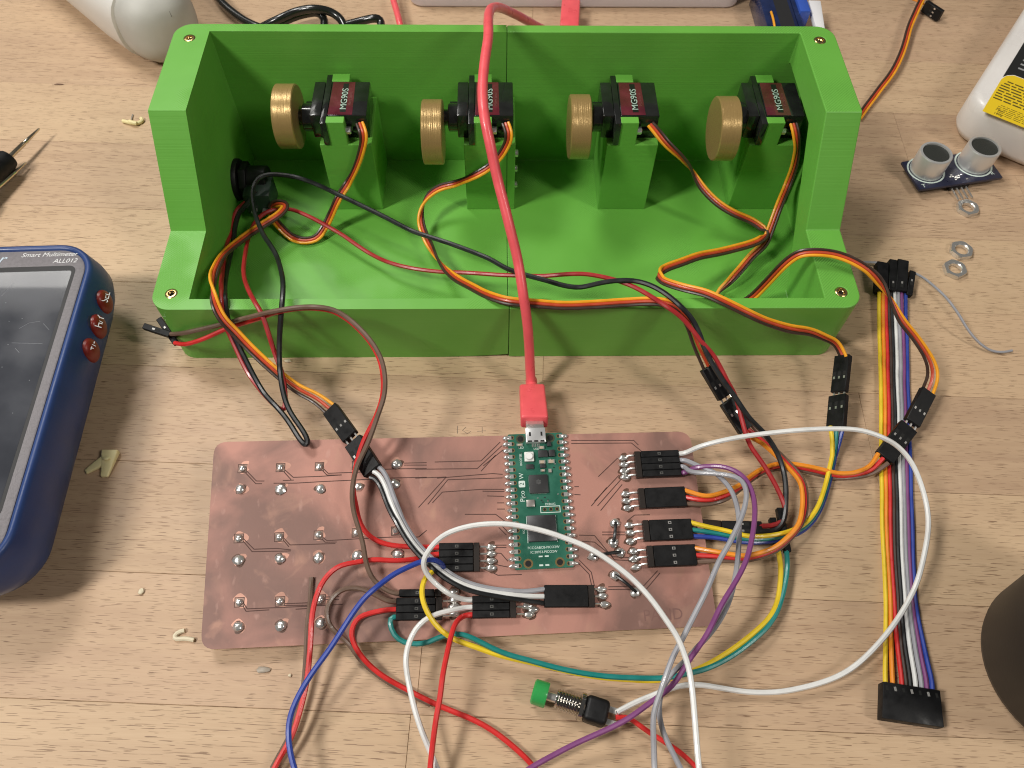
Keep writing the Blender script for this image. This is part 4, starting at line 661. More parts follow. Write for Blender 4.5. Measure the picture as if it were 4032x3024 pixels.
for k in range(5): P('socket_pin', MB().box((-1.5+k*.65, 20.0, 1.0), (-1.2+k*.65, 21.2, 1.2)), TIN)
bt = P('bootsel_button', MB().box((-4.7, 14.2, 1.0), (-1.1, 18.0, 2.2)), mat('cream_white_plastic', (.70, .72, .68), .4), bevel=.3)
P('button_cap', MB().lathe((-2.9, 16.1, 2.2), (0, 0, 1), [(0, 1.45), (.5, 1.4), (.7, 1.2)], 20), mat('bright_white_plastic', (.82, .82, .80), .35), bt)
P('processor_chip', MB().box((-3.5, 2.0, 1.0), (3.5, 9.0, 1.9)), CHIP, bevel=.1)
for k in range(14):
    for (a, b) in (((-3.65, 2.6+k*.44, 1.0), (-3.45, 2.8+k*.44, 1.1)), ((-3.1+k*.44, 1.85, 1.0), (-2.9+k*.44, 2.05, 1.1))): P('chip_lead', MB().box(a, b), TIN)
CHM = mat('grey_laser_mark', (.11, .11, .11), .5)
for a_, (dx, dy) in enumerate(((0, 0), (.55, .35), (-.55, .35), (.55, -.35), (-.55, -.35), (0, -.65), (0, .7))):
    P('chip_mark', MB().lathe((dx, 6.2+dy, 1.9), (0, 0, 1), [(0, .3), (.015, .3), (.015, .2)], 10, True, False), CHM)
P('wireless_can', MB().box((-5.2, -16.0, 1.0), (5.2, -6.4, 2.4)), mat('dark_grey_metal_can', (.085, .085, .088), .34, .7, var=.15, vscale=120), bevel=.25)
P('can_outline', MB().box((-5.45, -16.2, 1.0), (-5.25, -6.4, 1.03)).box((5.25, -16.2, 1.0), (5.45, -6.4, 1.03)), SILK)
P('regulator_chip', MB().box((.6, 15.8, 1.0), (4.2, 18.5, 1.9)), CHIP, bevel=.1); P('inductor', MB().box((4.6, 15.9, 1.0), (6.9, 18.5, 2.2)), CHIP, bevel=.2)
P('diode', MB().box((4.2, 20.0, 1.0), (5.8, 21.8, 2.0)), CHIP, bevel=.1); P('flash_chip', MB().box((-4.2, 11.4, 1.0), (-1.4, 13.2, 1.7)), CHIP, bevel=.1)
CAP = mat('beige_capacitor', (.45, .36, .27), .4)
for (x, y, w, h) in ((2.0, 19.6, 1.7, 1.1), (1.9, 13.9, 1.9, 1.2), (5.3, 14.0, 2.1, 1.3), (1.9, 10.6, 1.2, .8), (4.6, 10.4, .7, 1.3), (-6.2, 21.0, 1.8, .8)):
    cp = P('capacitor', MB().box((x-w/2, y-h/2, 1.0), (x+w/2, y+h/2, 1.8)), CAP, bevel=.08)
    for e in (-1, 1): P('end_cap', MB().box((x+e*w/2-.22, y-h/2-.03, 1.0), (x+e*w/2+.22, y+h/2+.03, 1.83)), TIN, cp)
P('transistor', MB().box((1.0, 11.6, 1.0), (3.0, 13.0, 1.9)), CHIP, bevel=.1)
P('crystal', MB().box((-5.0, -3.0, 1.0), (-2.0, -.4, 1.8)), mat('crystal_can', (.42, .39, .36), .35, .7), bevel=.1)
for k in range(3):
    P('debug_hole', MB().lathe((1.6+k*2.3, -4.1, 1.0), (0, 0, 1), [(0, .75), (.03, .75), (.03, .5)], 14, True, False), GOLD, bd); P('hole', MB().lathe((1.6+k*2.3, -4.1, 1.0), (0, 0, 1), [(0, .5), (.02, .5)], 12), DARK, bd)
P('debug_frame', MB().box((.0, -3.1, 1.0), (7.4, -2.85, 1.03)).box((0, -5.4, 1.0), (7.4, -5.15, 1.03)).box((0, -5.15, 1.0), (.25, -3.1, 1.03)).box((7.15, -5.15, 1.0), (7.4, -3.1, 1.03)), SILK)
for k in range(26):
    rr = random.Random(k+900); x, y = rr.uniform(-6.5, 7), rr.choice([rr.uniform(9.4, 20), rr.uniform(-1.5, 1.5)])
    if -5 < x < -.9 and 11 < y < 18.5: continue
    P('passive_part', MB().box((x-.28, y-.15, 1.0), (x+.28, y+.15, 1.25)), TIN if k % 2 else CHIP)
up_, rt_ = (0, 1, 0), (1, 0, 0)
text('lettering', 'Pico', 2.5, pico, (-6.2, 1.2, 1.02), up_, (-1, 0, 0), SILK, local=True, extrude=.01)
text('lettering', 'W', 2.3, pico, (-6.2, 8.9, 1.02), up_, (-1, 0, 0), SILK, local=True, extrude=.01)
nb = P('number_box', MB().prism(rrect(-7.4, 4.6, -5.0, 7.1, .4, 3), 2, 1.0, 1.03), SILK); text('lettering', '2', 2.3, nb, (-6.2, 5.85, 1.05), up_, (-1, 0, 0), PG, local=True, extrude=.01)
text('lettering', 'BOOTSEL', 1.15, pico, (-6.0, 15.4, 1.02), up_, (-1, 0, 0), SILK, local=True, extrude=.01)
text('lettering', 'LED', 1.2, pico, (-5.6, 20.0, 1.02), rt_, up_, SILK, local=True, extrude=.01)
text('lettering', 'USB', 1.1, pico, (0, 19.3, 1.02), rt_, up_, SILK, local=True, extrude=.01)
text('lettering', 'DEBUG', 1.2, pico, (3.8, -2.2, 1.02), rt_, up_, SILK, local=True, extrude=.01)
text('lettering', 'FCC:2ABCB-PICO2W', 1.25, pico, (0.2, -18.0, 1.02), rt_, up_, SILK, local=True, extrude=.01)
text('lettering', 'IC:20953-PICO2W', 1.25, pico, (0.2, -19.6, 1.02), rt_, up_, SILK, local=True, extrude=.01)
text('lettering', 'KC', 1.0, pico, (-6.6, -12.0, 1.02), up_, (-1, 0, 0), SILK, local=True, extrude=.01)
for x in (-1.1, 1.1): P('silk_mark', MB().box((x-.7, -24.6, 1.0), (x+.7, -24.0, 1.02)), SILK); P('silk_mark', MB().box((x-.7, -21.4, 1.0), (x+.7, -20.9, 1.02)), SILK)
# ------------------------------------------------------------------ jumper wires
def jumper(wn, color, label, hn=None, pin=0, r=.93, group='loose jumper wires'):
    pts = [list(p) for p in W[wn]]
    if hn:
        l, rr_, sd = HB[hn][pin]; d = (rr_-l).normalized(); e = bw(*(rr_+V((0, 0, 1.9)))); e2 = bw(*(rr_+d*2.2+V((0, 0, 2.1)))); base = e
        k = 1
        while k < len(pts)-2 and (V(pts[k])-e2).length < 4: k += 1
        pts = [list(bw(*(rr_-d*.6+V((0, 0, 1.9)))))]+[list(e2)]+pts[k:]
    else: base = V(pts[0])
    t = thing('jumper_wire', (base[0], base[1], 0), label, 'jumper wire', group)
    if hn: plug(t, hn, [pin])
    wire('wire', pts, r, WM[color], t); return t
jumper('white_button', 'white', 'long white wire looping over the ribbon cable to the push button', 'j1', 0)
jumper('grey_right', 'grey', 'grey jumper wire running lower, right of its twin', 'j1', 1)
jumper('grey_left', 'grey', 'grey jumper wire arching higher and crossing left over its twin', 'j1', 2)
jumper('purple', 'purple', 'purple jumper wire sweeping from the board to the bottom edge', 'j1', 3)
jumper('red_brown_pair', 'red', 'red jumper wire running beside the brown wire across the box front', 'j4', 0)
jumper('red_left', 'red', 'red jumper wire crossing the copper board and dropping beside the blue wire', 'j4', 1)
jumper('yellow_long', 'yellow', 'yellow jumper wire running along the front below the copper board', 'j4', 2)
jumper('blue_single', 'blue', 'blue jumper wire arching off the copper board to the bottom edge', 'j4', 3)
jumper('white_high', 'white', 'white jumper wire arching high over the microcontroller board', 'jk', 0)
jumper('white_low', 'white', 'white jumper wire curving down to the bottom edge left of the short red wire', 'jk', 1)
jumper('red_short', 'red', 'red jumper wire running straight down from the middle of the copper board', 'jk', 2)
jumper('brown_pair', 'brown', 'long brown jumper wire arching over the front lip of the green box', 'j6a', 0)
jumper('brown_loop', 'brown', 'brown jumper wire making a small loop on the copper board', 'j6b', 0)
jumper('red_long', 'red', 'red jumper wire lying along the bench, below the yellow one', 'j6b', 1)
jumper('teal_long', 'teal', 'teal jumper wire running along the front together with the yellow one', 'j6b', 2)
jumper('brown_end', 'brown', 'brown wire running under the red wire, its end on the copper board')
byl = {o['label']: o for o in bpy.data.objects if o.get('category') == 'jumper wire'}
housing(byl['long brown jumper wire arching over the front lip of the green box'], *H['end_brown'], 1, thick=2.6)
housing(byl['red jumper wire running beside the brown wire across the box front'], *H['end_red'], 1, thick=2.6)
t2 = byl['yellow jumper wire running along the front below the copper board']
p0, p1 = V(H['p2'][0]), V(H['p2'][1]); sx_ = V((2.9, -.6, 0))
housing(t2, p0-sx_*.5, p1-sx_*.5, 1, thick=2.6); housing(byl['teal jumper wire running along the front together with the yellow one'], p0+sx_*.5+V((0, 4, 1.5)), p1+sx_*.5, 1, thick=2.6)
def jumper3(rbn, hn, hh, colors, label, side=None, sp=1.6):
    t = thing('jumper_cable', (*H[hh][0][:2], 0), label, 'jumper cable', 'three-wire jumper leads')
    housing(t, *H[hh], 3, side=side, window=.4)
    rb = {'p': [list(p) for p in RB[rbn]['p']], 't': RB[rbn]['t']}
    rs = [HB[hn][i][1] for i in range(3)]; m_ = sum(rs, V())/3; l_ = HB[hn][1][0]; d = (m_-l_).normalized(); rb['p'][-1] = list(bw(*(m_-d*.5+V((0, 0, 1.9)))))
    plug(t, hn, [0, 1, 2]); ribbon(rb, colors, .88, t, sp=sp, ends=(1, 1), name='wire'); return t
jumper3('c1_out', 'j5', 'c1b', ['grey', 'white', 'black'], 'grey, white and black wires from the left inline connector across the board', side=(V(H['c1b'][1])-V(H['c1b'][0])).cross(V((-.5, -.1, 1))))
jumper3('c2_out', 'j3b', 'c2b', ['brown', 'red', 'orange'], 'orange, red and brown wires looping from the inline connector under the twisted leads')
jumper3('c3_out', 'j3', 'c3b', ['blue', 'teal', 'yellow'], 'yellow, teal and blue wires from the upright inline connector', side=(.62, 0, .78))
jumper3('c4_out', 'j2', 'c4b', ['brown', 'red', 'orange'], 'orange, red and brown wires from the inline connector lying across the ribbon cable')
# ------------------------------------------------------------------ ribbon cable
rc = thing('ribbon_cable', (150, -70, 0), 'rainbow ribbon cable lying on the bench right of the copper board', 'ribbon cable')
for pts, cn in zip(RW, ['yellow', 'orange', 'red', 'darkbrown', 'black', 'white', 'grey', 'purple', 'blue']): wire('wire', pts, .80, WM[cn], rc)
q = [V(p) for p in H['rib_end']]
def slab(q, z0, z1): return MB().add([V((p.x, p.y, z0)) for p in q]+[V((p.x, p.y, z1)) for p in q], [(3,2,1,0),(4,5,6,7),(0,1,5,4),(1,2,6,5),(2,3,7,6),(3,0,4,7)])
eh = obj('end_connector', slab(q, 1.2, 5.6), BLACK, rc, bevel=.3)
for k in range(7):
    t_ = (k+.5)/7; a_ = q[0].lerp(q[1], t_); b_ = q[3].lerp(q[2], t_); cc = a_.lerp(b_, .16)
    obj('contact_window', MB().box((cc.x-.4, cc.y-.7, 5.6), (cc.x+.4, cc.y+.7, 5.64)), STEEL if k % 2 else DARK, eh)
    c2 = a_.lerp(b_, .01); obj('wire_slot', MB().box((c2.x-.7, c2.y-.4, 2.0), (c2.x+.7, c2.y+.06, 4.6)), DARK, eh)
for hn, pw in (('rib_a', 5.2), ('rib_b', 3.6), ('rib_c', 5.0)): housing(rc, *H[hn], 1, thick=4.6, name='end_connector', window=.25, pitch=pw, side=(1, 0, 0))
sg = thing('spare_wire', (*W['spare_grey'][0][:2], 0), 'thin grey wire with black housing trailing right of the ribbon cable', 'jumper wire', 'loose jumper wires')
wire('wire', W['spare_grey'], .55, WM['grey'], sg); housing(sg, *H['rib_d'], 1, thick=2.6, pitch=2.8)
sg2 = obj('spare_wire', MB().tube(smoothpath(W['spare_grey_left'])[0], .55, 8), WM['grey']); tag(sg2, 'short grey wire end poking left behind the ribbon connectors', 'jumper wire', 'loose jumper wires')
# ------------------------------------------------------------------ USB cable
ub = thing('usb_cable', (9, -28, 0), 'thick red USB cable arching over the green box into the microcontroller', 'cable')
wire('cable', W['usb_main'], 1.95, WM['usb'], ub, n=14)
a, b, c_ = [V(p) for p in X['usbplug']]; e = bw(PX, PY+27.2, 2.35); b2 = V((b.x, b.y, 9.0)); dirp = (e-b2).normalized(); pl_end = e-dirp*3.2
obj('strain_relief', MB().lathe(b2-dirp*6.2, dirp, [(0, 2.0), (.3, 2.35), (6.3, 2.5)], 18), WM['usb'], ub)
obj('plug_housing', MB().obox(b2, pl_end, (1, 0, 0), 10.2, 6.0, 10.6, 6.2), WM['usb'], ub, bevel=1.1, bseg=4)
obj('metal_plug', MB().obox(pl_end-dirp*.3, e+dirp*1.0, (1, 0, 0), 6.8, 1.8), STEEL, ub, bevel=.3)
rp = thing('usb_plug', (37, 225, 0), 'red plug end of a USB cable standing behind the green box', 'cable')
a, b, c_, d0, d1, e0 = [V(p) for p in X['redplug']]
wire('cable', [a+V((0, 40, 0)), a, b+V((0, 2, 0))], 1.85, WM['usb'], rp, n=12)
obj('strain_relief', MB().cyl(b+V((0, 8, 0)), b-V((0, 1, 0)), 2.4, 16), WM['usb'], rp)
obj('plug_housing', MB().obox(b, c_+V((0, -6, 0)), (1, 0, 0), 10.6, 6), WM['usb'], rp, bevel=.9, bseg=3)
rbk = obj('red_cable', MB().tube(smoothpath(W['red_back'])[0], 1.85, 12), WM['usb']); tag(rbk, 'short visible stretch of red cable behind the box, left of the arch', 'cable')
bc = thing('black_cable', (-90, 215, 0), 'coiled glossy black cable behind the left part of the green box', 'cable')
BK = mat('glossy_black_rubber', (.01, .011, .01), .22, coat=.2)
for n_ in 'abcd': wire('cable_turn', W['black_back_'+n_], 2.3, BK, bc, n=12)
# ------------------------------------------------------------------ push button
a, b, c_, d_, e = [V(p) for p in X['button']]; ax = (d_-a).normalized(); o0 = V((a.x, a.y, 5.0))
pb = thing('push_button', (20, -140, 0), 'panel push button with green cap and threaded metal body on the bench', 'push button')
obj('cap', MB().lathe(o0-ax*2.4, ax, [(0, 3.6), (.5, 4.1), (4.6, 4.2), (5, 4.0)], 28), mat('translucent_green_plastic', (.035, .33, .08), .25, coat=.3, sss=.3), pb)
obj('plunger', MB().cyl(o0+ax*2.4, o0+ax*6, 1.5, 16), STEEL, pb)
pr_ = [(0, 2.9)]
for k in range(9): pr_ += [(.3+k*.95, 3.0), (.75+k*.95, 3.45), (1.0+k*.95, 3.0)]
obj('threaded_barrel', MB().lathe(o0+ax*5.6, ax, pr_, 24), CHROME, pb)
obj('flange', MB().lathe(o0+ax*13.4, ax, [(0, 4.0), (.4, 4.6), (1.6, 4.6), (2, 4.2)], 24), CHROME, pb)
obj('housing', MB().obox(o0+ax*15.2, o0+ax*23.2, (0, 0, 1), 8.2, 8.2), BLACK, pb, bevel=1.6, bseg=3)
sd = ax.cross(V((0, 0, 1))).normalized()
for s_ in (-1, 1):
    q0 = o0+ax*23+sd*s_*2.0; tm = obj('terminal', MB().obox(q0, q0+ax*3.6, sd, 1.9, .5), TIN, pb)
    obj('solder_joint', MB().ball(q0+ax*3.4+V((0, 0, .3)), 1.0, .9, .8, 10, 6, .12, s_+3), SOLDER, pb)
wire('red_lead', W['button_red'], .86, WM['red'], pb)
# ------------------------------------------------------------------ ultrasonic sensor
q = [V(p) for p in X['sensor']]; us_c = (q[0]+q[2])/2; xdir = (q[2]-q[1]); xdir.z = 0; xdir.normalize(); ydir = V((-xdir.y, xdir.x, 0))
usn = thing('ultrasonic_sensor', (us_c.x, us_c.y, 0), 'dark blue ultrasonic sensor board with two silver cylinders, beside the white bottle', 'sensor')
def up3(x, y, z): return us_c+xdir*x+ydir*y+V((0, 0, z-us_c.z))
NAVY = mat('navy_solder_mask', (.02, .022, .05), .35, var=.2, vscale=200)
def ubox(x0, y0, z0, x1, y1, z1): return MB().add([up3(x, y, z) for z in (z0, z1) for x, y in ((x0,y0),(x1,y0),(x1,y1),(x0,y1))], [(0,3,2,1),(4,5,6,7),(0,1,5,4),(1,2,6,5),(2,3,7,6),(3,0,4,7)])
obj('board', ubox(-22.4, -9.8, 3.4, 22.4, 9.8, 4.9), NAVY, usn, bevel=.1)
cyls = []
for s_, tpt in zip((-1, 1), X['sensor_top']):
    bb = V((tpt[0], tpt[1], 4.9))
    cyl_ = obj('transducer_can', MB().lathe(bb, (0, 0, 1), [(0, 7.9), (10.9, 7.9), (11.4, 7.6), (11.4, 6.5), (10.6, 6.4)], 40, True, False), mat('brushed_aluminium', (.76, .755, .74), .34, .65, bump=.15, bscale=1, stretch=(900, 900, 40)), usn)
    obj('mesh_disc', MB().lathe(bb+V((0, 0, 10.5)), (0, 0, 1), [(0, 6.45), (.1, 6.45)], 32), mat('dark_metal_mesh', (.022, .024, .02), .6, bump=.8, bscale=2500), cyl_)
    obj('print_ring', MB().lathe(bb, (0, 0, 1), [(0, 9.2), (.05, 9.2), (.05, 8.4)], 40, False, False), SILK, usn)
for k in range(12):
    rr = random.Random(k+5); x, y = rr.uniform(-4.5, 4.5), rr.uniform(-7.5, -3.5)
    obj('solder_dot', ubox(x-.45, y-.3, 4.9, x+.45, y+.3, 5.1), TIN, usn)
text('lettering', 'T', 3.2, usn, up3(-19.2, -7.9, 4.95), xdir, ydir, SILK); text('lettering', 'R', 3.2, usn, up3(18.6, -6.2, 4.95), xdir, ydir, SILK)
obj('pin_strip', ubox(-5.2, -9.9, 1.0, 5.2, -7.4, 3.3), BLACK, usn)
for k in range(4):
    x = -3.81+k*2.54; obj('pin', MB().obox(up3(x, -9.8, 2.0), up3(x+.8, -16.2, .7), xdir, .64, .64), STEEL, usn)
# ------------------------------------------------------------------ nuts
nl = ['hex nut nearest the ultrasonic sensor pins', 'upper of the two hex nuts lying together', 'lower hex nut, nearest the black ribbon connectors']
for k, p in enumerate(X['nuts']):
    rr = [.3, .12, .5][k]; n_ = 30; pr0 = []
    def hexr(a): 
        a = (a-rr) % (math.pi/3)-math.pi/6; return 4.75/math.cos(a)
    rg = []
    for z, f in ((0, .93), (.35, 1), (1.95, 1), (2.3, .93)): rg.append([V((p[0]+min(hexr(2*math.pi*i/48)*f if f == 1 else min(hexr(2*math.pi*i/48), 5.05), 9)*math.cos(2*math.pi*i/48), p[1]+(hexr(2*math.pi*i/48) if f == 1 else min(hexr(2*math.pi*i/48), 5.05))*math.sin(2*math.pi*i/48), z+.02)) for i in range(48)])
    for z, r in ((2.3, 3.3), (1.9, 2.9), (.4, 2.9), (.0, 3.3)): rg.append([V((p[0]+r*math.cos(2*math.pi*i/48), p[1]+r*math.sin(2*math.pi*i/48), z+.02)) for i in range(48)])
    rg.append(rg[0])
    tag(obj('hex_nut', MB().rings(rg, False, False), STEEL, angle=30), nl[k], 'nut', 'loose hex nuts')
# ------------------------------------------------------------------ multimeter
mm_ = thing('multimeter', (-205, -38, 0), 'blue handheld multimeter with grey screen, cut by the left edge', 'multimeter')
BOOT = mat('matte_blue_rubber', (.022, .052, .175), .42, bump=.12, bscale=1200, var=.12, vscale=60); BEZ = mat('grey_flecked_plastic', (.21, .195, .205), .42, bump=.25, bscale=2200, var=.12, vscale=1200)
mx0, mx1, my0, my1 = -262, -160.6, -111, 38.4
def mring(ins, z, rad, grip=0.):
    pts = rrect(mx0+ins, my0+ins, mx1-ins, my1-ins, rad, 10); out = []
    # extra points along the long sides for the finger grips
    n = len(pts)
    for i, p in enumerate(pts):
        out.append(p); q = pts[(i+1) % n]
        if abs(q[1]-p[1]) > 60:
            for k in range(1, 40): out.append((p[0]+(q[0]-p[0])*k/40, p[1]+(q[1]-p[1])*k/40))
    res = []
    for x, y in out:
        if grip and x > -165 and -100 < y < -14: x -= grip*(.5-.5*math.cos((y+14)/86*2*math.pi*4))
        res.append(V((x, y, z)))
    return res
obj('rubber_boot', MB().rings([mring(14.3, 0, 15, .3), mring(11.4, 2.5, 16, .7), mring(7.4, 9, 17, .9), mring(4.2, 16, 18.5, .9), mring(2.8, 21.5, 19, .6), mring(3.2, 26, 18.5, .2), mring(4.2, 30.5, 18, 0), mring(5.4, 34.0, 16, 0), mring(6.0, 35.6, 15, 0), mring(7.0, 36.1, 14, 0), mring(8.0, 35.7, 13, 0), mring(8.4, 34.9, 12.5, 0)], True, True), BOOT, mm_, angle=60)
obj('front_bezel', MB().rings([mring(8.6, 34.0, 12, 0), mring(8.6, 35.2, 12, 0), mring(9.0, 35.5, 11.6, 0)]), BEZ, mm_)
sc = X['meter_screen']; sx1 = -173.9; sy1 = 18.8
obj('screen_recess', MB().prism(rrect(-247, -86, -172.6, 21.4, 3, 5), 2, 35.45, 35.56), mat('black_gasket', (.01, .01, .011), .5), mm_)
scr = obj('screen', MB().prism(rrect(-245.5, -84, sx1, sy1, 1.2, 4), 2, 35.5, 35.6), mat('dark_glass_screen', (.045, .048, .058), .13, coat=.8, bump=.05, bscale=120, var=.2, vscale=40), mm_)
SCR = mat('pale_scratch', (.26, .27, .29), .5)
for pl in ([(-187,-9),(-184,-6.5),(-180,-5.8)], [(-178.5,-7),(-175.6,-10)], [(-188,-15.5),(-181,-16),(-176.5,-16.3)], [(-186,-18),(-184,-20)], [(-195,13),(-198,7)]):
    obj('scratch', MB().tube([(x, y, 35.58) for x, y in pl], .07, 5), SCR, scr)
for k in range(26):
    rr = random.Random(k+31); x, y = rr.uniform(-205, -176), rr.uniform(-80, 5)
    obj('dust_speck', MB().ball((x, y, 35.62), .16+.1*rr.random(), .14, .06, 6, 4), SCR, scr)
WHT = mat('white_print', (.72, .72, .72), .5)
text('lettering', 'Smart Multimeter', 3.1, mm_, (-184.8, 27.4, 35.6), (1, 0, 0), (0, 1, 0), WHT, shear=.25)
text('lettering', 'ALL012', 3.0, mm_, (-177.8, 23.9, 35.6), (1, 0, 0), (0, 1, 0), WHT, shear=.2)
text('lettering', 'r', 7, mm_, (-203.2, 25.6, 35.6), (1, 0, 0), (0, 1, 0), mat('pale_blue_print', (.5, .6, .68), .5), shear=.3)
RB_ = mat('dark_red_rubber', (.21, .018, .012), .4, var=.1)
for k, (p, tx_) in enumerate(zip(X['meter_btn'], ('SEL', 'H/Y', '+/-'))):
    y = p[1]; bx_ = p[0]-.6-(20-y)*.036
    bn = obj('side_button', MB().ball((bx_, y, 25), 2.6, 4.6, 5.6, 22, 12), RB_, mm_)
    text('lettering', tx_, 3.6, bn, (bx_+2.15, y, 28.4), (0, 1, 0), (-.75, 0, .55), WHT, squash=1.0)
    obj('button_recess', MB().ball((bx_-1.9, y-.3, 24.6), 2.6, 5.6, 6.9, 20, 10), mat('dark_navy_recess', (.012, .02, .05), .6), mm_)
_a = .036; _p = V((-166, 20, 0)); mm_.rotation_euler = (0, 0, _a); mm_.location = (_p+Matrix.Rotation(_a, 3, 'Z') @ (V((-205, -38, 0))-_p))*S
# ------------------------------------------------------------------ test probes
pl_ = ['metal test probe tip with black grip, upper of the pair at the left edge', 'lower bare metal test probe tip at the left edge']
for k in range(2):
    a, b, c_ = [V(p) for p in X['probe'][k*3:k*3+3]]; ax = (a-b).normalized()
    t = thing('test_probe', (b.x, b.y, 0), pl_[k], 'test probe', 'test probes')
    L = (a-b).length
    obj('metal_tip', MB().lathe(b-ax*2, ax, [(0, 1.25), (L*.55, 1.2), (L*.56, 1.0), (L*.62, 1.0), (L*.64, 1.15), (L*.7, .95), (L+1.4, .55), (L+2, .06)], 16), mat('gold_plated_steel', (.70, .63, .48), .2, 1), t)
    g0 = b if k == 0 else c_
    obj('grip', MB().lathe(g0, -ax, [(0, 2.6), (.8, 4.6), (3, 5.2), (40, 5.6)], 20), BLACK, t)
# ------------------------------------------------------------------ white tool, bottle, tray, blue servo, cup at the rim of the picture
gn = thing('plastic_tool', (-200, 215, 0), 'off-white plastic tool body with grey rounded end behind the box', 'tool')
GW = mat('off_white_plastic', (.66, .64, .60), .38, bump=.08, bscale=400); GG = mat('warm_grey_rubber', (.47, .46, .42), .5, bump=.15, bscale=900, var=.08)
axg = V((-.62, .78, 0)); sdg = V((.78, .62, 0))
def sup(c0, rw, rh, n=40, e=2.6):
    out = []
    for i in range(n):
        a = 2*math.pi*i/n; ca_, sa_ = math.cos(a), math.sin(a); r = (abs(ca_)**e+abs(sa_)**e)**(-1/e); out.append(c0+sdg*(r*ca_*rw)+V((0, 0, r*sa_*rh)))
    return out
c0 = V((-180, 196, 21)); rgs = []
for d_, rw, rh in ((-8, 3, 5), (-7.3, 8, 10), (-5, 13, 14.5), (-1, 17, 18), (5, 19.5, 20), (12, 20.5, 20.8)): rgs.append(sup(c0+axg*d_, rw, rh))
obj('end_cap', MB().rings(rgs), GG, gn, angle=60)
rgs = [sup(c0+axg*d_+sdg*of, rw, rh) for d_, rw, rh, of in ((12, 20.7, 20.9, 0), (12.3, 21.6, 20.9, -.6), (30, 23.5, 21, -2), (70, 26, 21, -4), (120, 30, 21, -6))]
obj('body_shell', MB().rings(rgs), GW, gn, angle=60)
obj('seam_line', MB().tube([c0+axg*d_+sdg*(4+d_*.12)+V((0, 0, z_)) for d_, z_ in ((-7.4, 9), (-5, 13.7), (-1, 17.6), (5, 19.9), (12, 20.9))], .28, 6), mat('seam_dark', (.16, .15, .13), .6), gn)
bo = thing('plastic_bottle', (255, 150, 0), 'translucent white plastic bottle with yellow and black label lying at the right edge', 'bottle')
q = [V(p) for p in X['bottle']]; e1 = (q[1]-q[0]); e1.z = 0; e1.normalize(); e2 = (q[2]-q[3]); e2.z = 0; e2 = (e2-e1*e2.dot(e1)).normalized()
corner = V((q[0].x, q[0].y, 0)); corner -= e1*((corner-V((q[3].x, q[3].y, 0))).dot(e1))
def bring(ins, z, rad):
    return [corner+e1*x+e2*y+V((0, 0, z)) for x, y in rrect(ins, ins, 190-ins, 76-ins, rad, 8)]
HD = mat('milky_translucent_plastic', (.76, .725, .69), .34, bump=.1, bscale=250, var=.05, vscale=30, sss=.4)
obj('bottle_body', MB().rings([bring(7, 0, 8), bring(2, 2, 12), bring(0, 6, 14), bring(0, 18, 14), bring(.6, 21.5, 13), bring(2.2, 23.5, 11), bring(4.2, 24, 9)]), HD, bo, angle=60)
YL = mat('yellow_label', (.80, .56, .02), .35, bump=.05); BL = mat('black_label', (.018, .018, .017), .4); INK = mat('dark_ink', (.10, .075, .01), .6); PINK = mat('grey_ink', (.3, .3, .3), .6)
def lq(u, v, z=32.05): return V((X['label'][0][0], X['label'][0][1], 0))+e1*(u-13.5)*1.33+e2*(v-13)+V((0, 0, 24+(z-32)*.35))
def lpoly(uv, z): return MB().add([lq(u, v, z) for u, v in uv]+[lq(u, v, z-.1) for u, v in uv], [tuple(range(len(uv))), tuple(range(2*len(uv)-1, len(uv)-1, -1))]+[(i, i+len(uv), (i+1) % len(uv)+len(uv), (i+1) % len(uv)) for i in range(len(uv))])
lab = obj('label', lpoly([(13.5, 13), (36, 12.8), (39, 14), (41, 17), (42, 66), (14, 66)], 32.2), YL, bo, smooth=False)
obj('label', lpoly([(37.5, 12.8), (100, 12.8), (100, 66), (42.2, 66), (41.4, 17), (39.6, 14.2)], 32.18), BL, bo, smooth=False)
for k in range(8):
    u = 35.5-k*1.75; rr = random.Random(k+3); v = 14+max(0, 2-k)
    while v < 60:
        w_ = rr.uniform(2, 6); obj('print_line', lpoly([(u, v), (u+.75, v), (u+.75, v+w_), (u, v+w_)], 32.32), INK, lab, smooth=False); v += w_+.8
for k in range(6):
    u = 20.6-k*1.05; rr = random.Random(k+30); v = 19+rr.uniform(-1, 1)
    while v < 55:
        w_ = rr.uniform(1.5, 4); obj('print_line', lpoly([(u, v), (u+.3, v), (u+.3, v+w_), (u, v+w_)], 32.32), INK, lab, smooth=False); v += w_+.6
for k in range(9):
    u = 46+k*3; rr = random.Random(k+60); v = 17
    while v < 55:
        w_ = rr.uniform(2, 5); obj('print_line', lpoly([(u, v), (u+1, v), (u+1, v+w_), (u, v+w_)], 32.32), PINK, lab, smooth=False); v += w_+1
text('lettering', '70ml', 2.3, lab, lq(17.6, 20, 32.3), e2, e1, INK); text('lettering', '100g', 2.3, lab, lq(15.2, 20, 32.3), e2, e1, INK)
tr = obj('plastic_tray', MB().prism(rrect(-56, 246.5, 140, 300, 9, 6), 2, .1, 20), mat('clear_pinkish_plastic', (.78, .70, .72), .2, trans=.3), bevel=1.5, bseg=3); tag(tr, 'pale pinkish clear plastic tray at the top edge behind the box', 'tray')
bs = thing('blue_servo', (158, 232, 0), 'translucent blue micro servo with white horn behind the box', 'servo')
BLS = mat('smoky_blue_plastic', (.012, .022, .075), .2, coat=.3, var=.3, vscale=120); BLB = mat('bright_blue_plastic', (.04, .10, .45), .25, coat=.3)
obj('case', MB().box((146, 205, .5), (163.5, 250, 14)), BLS, bs, bevel=.6); obj('sticker', MB().box((153.5, 206, 14), (161.5, 240, 14.06)), CHIP, bs)
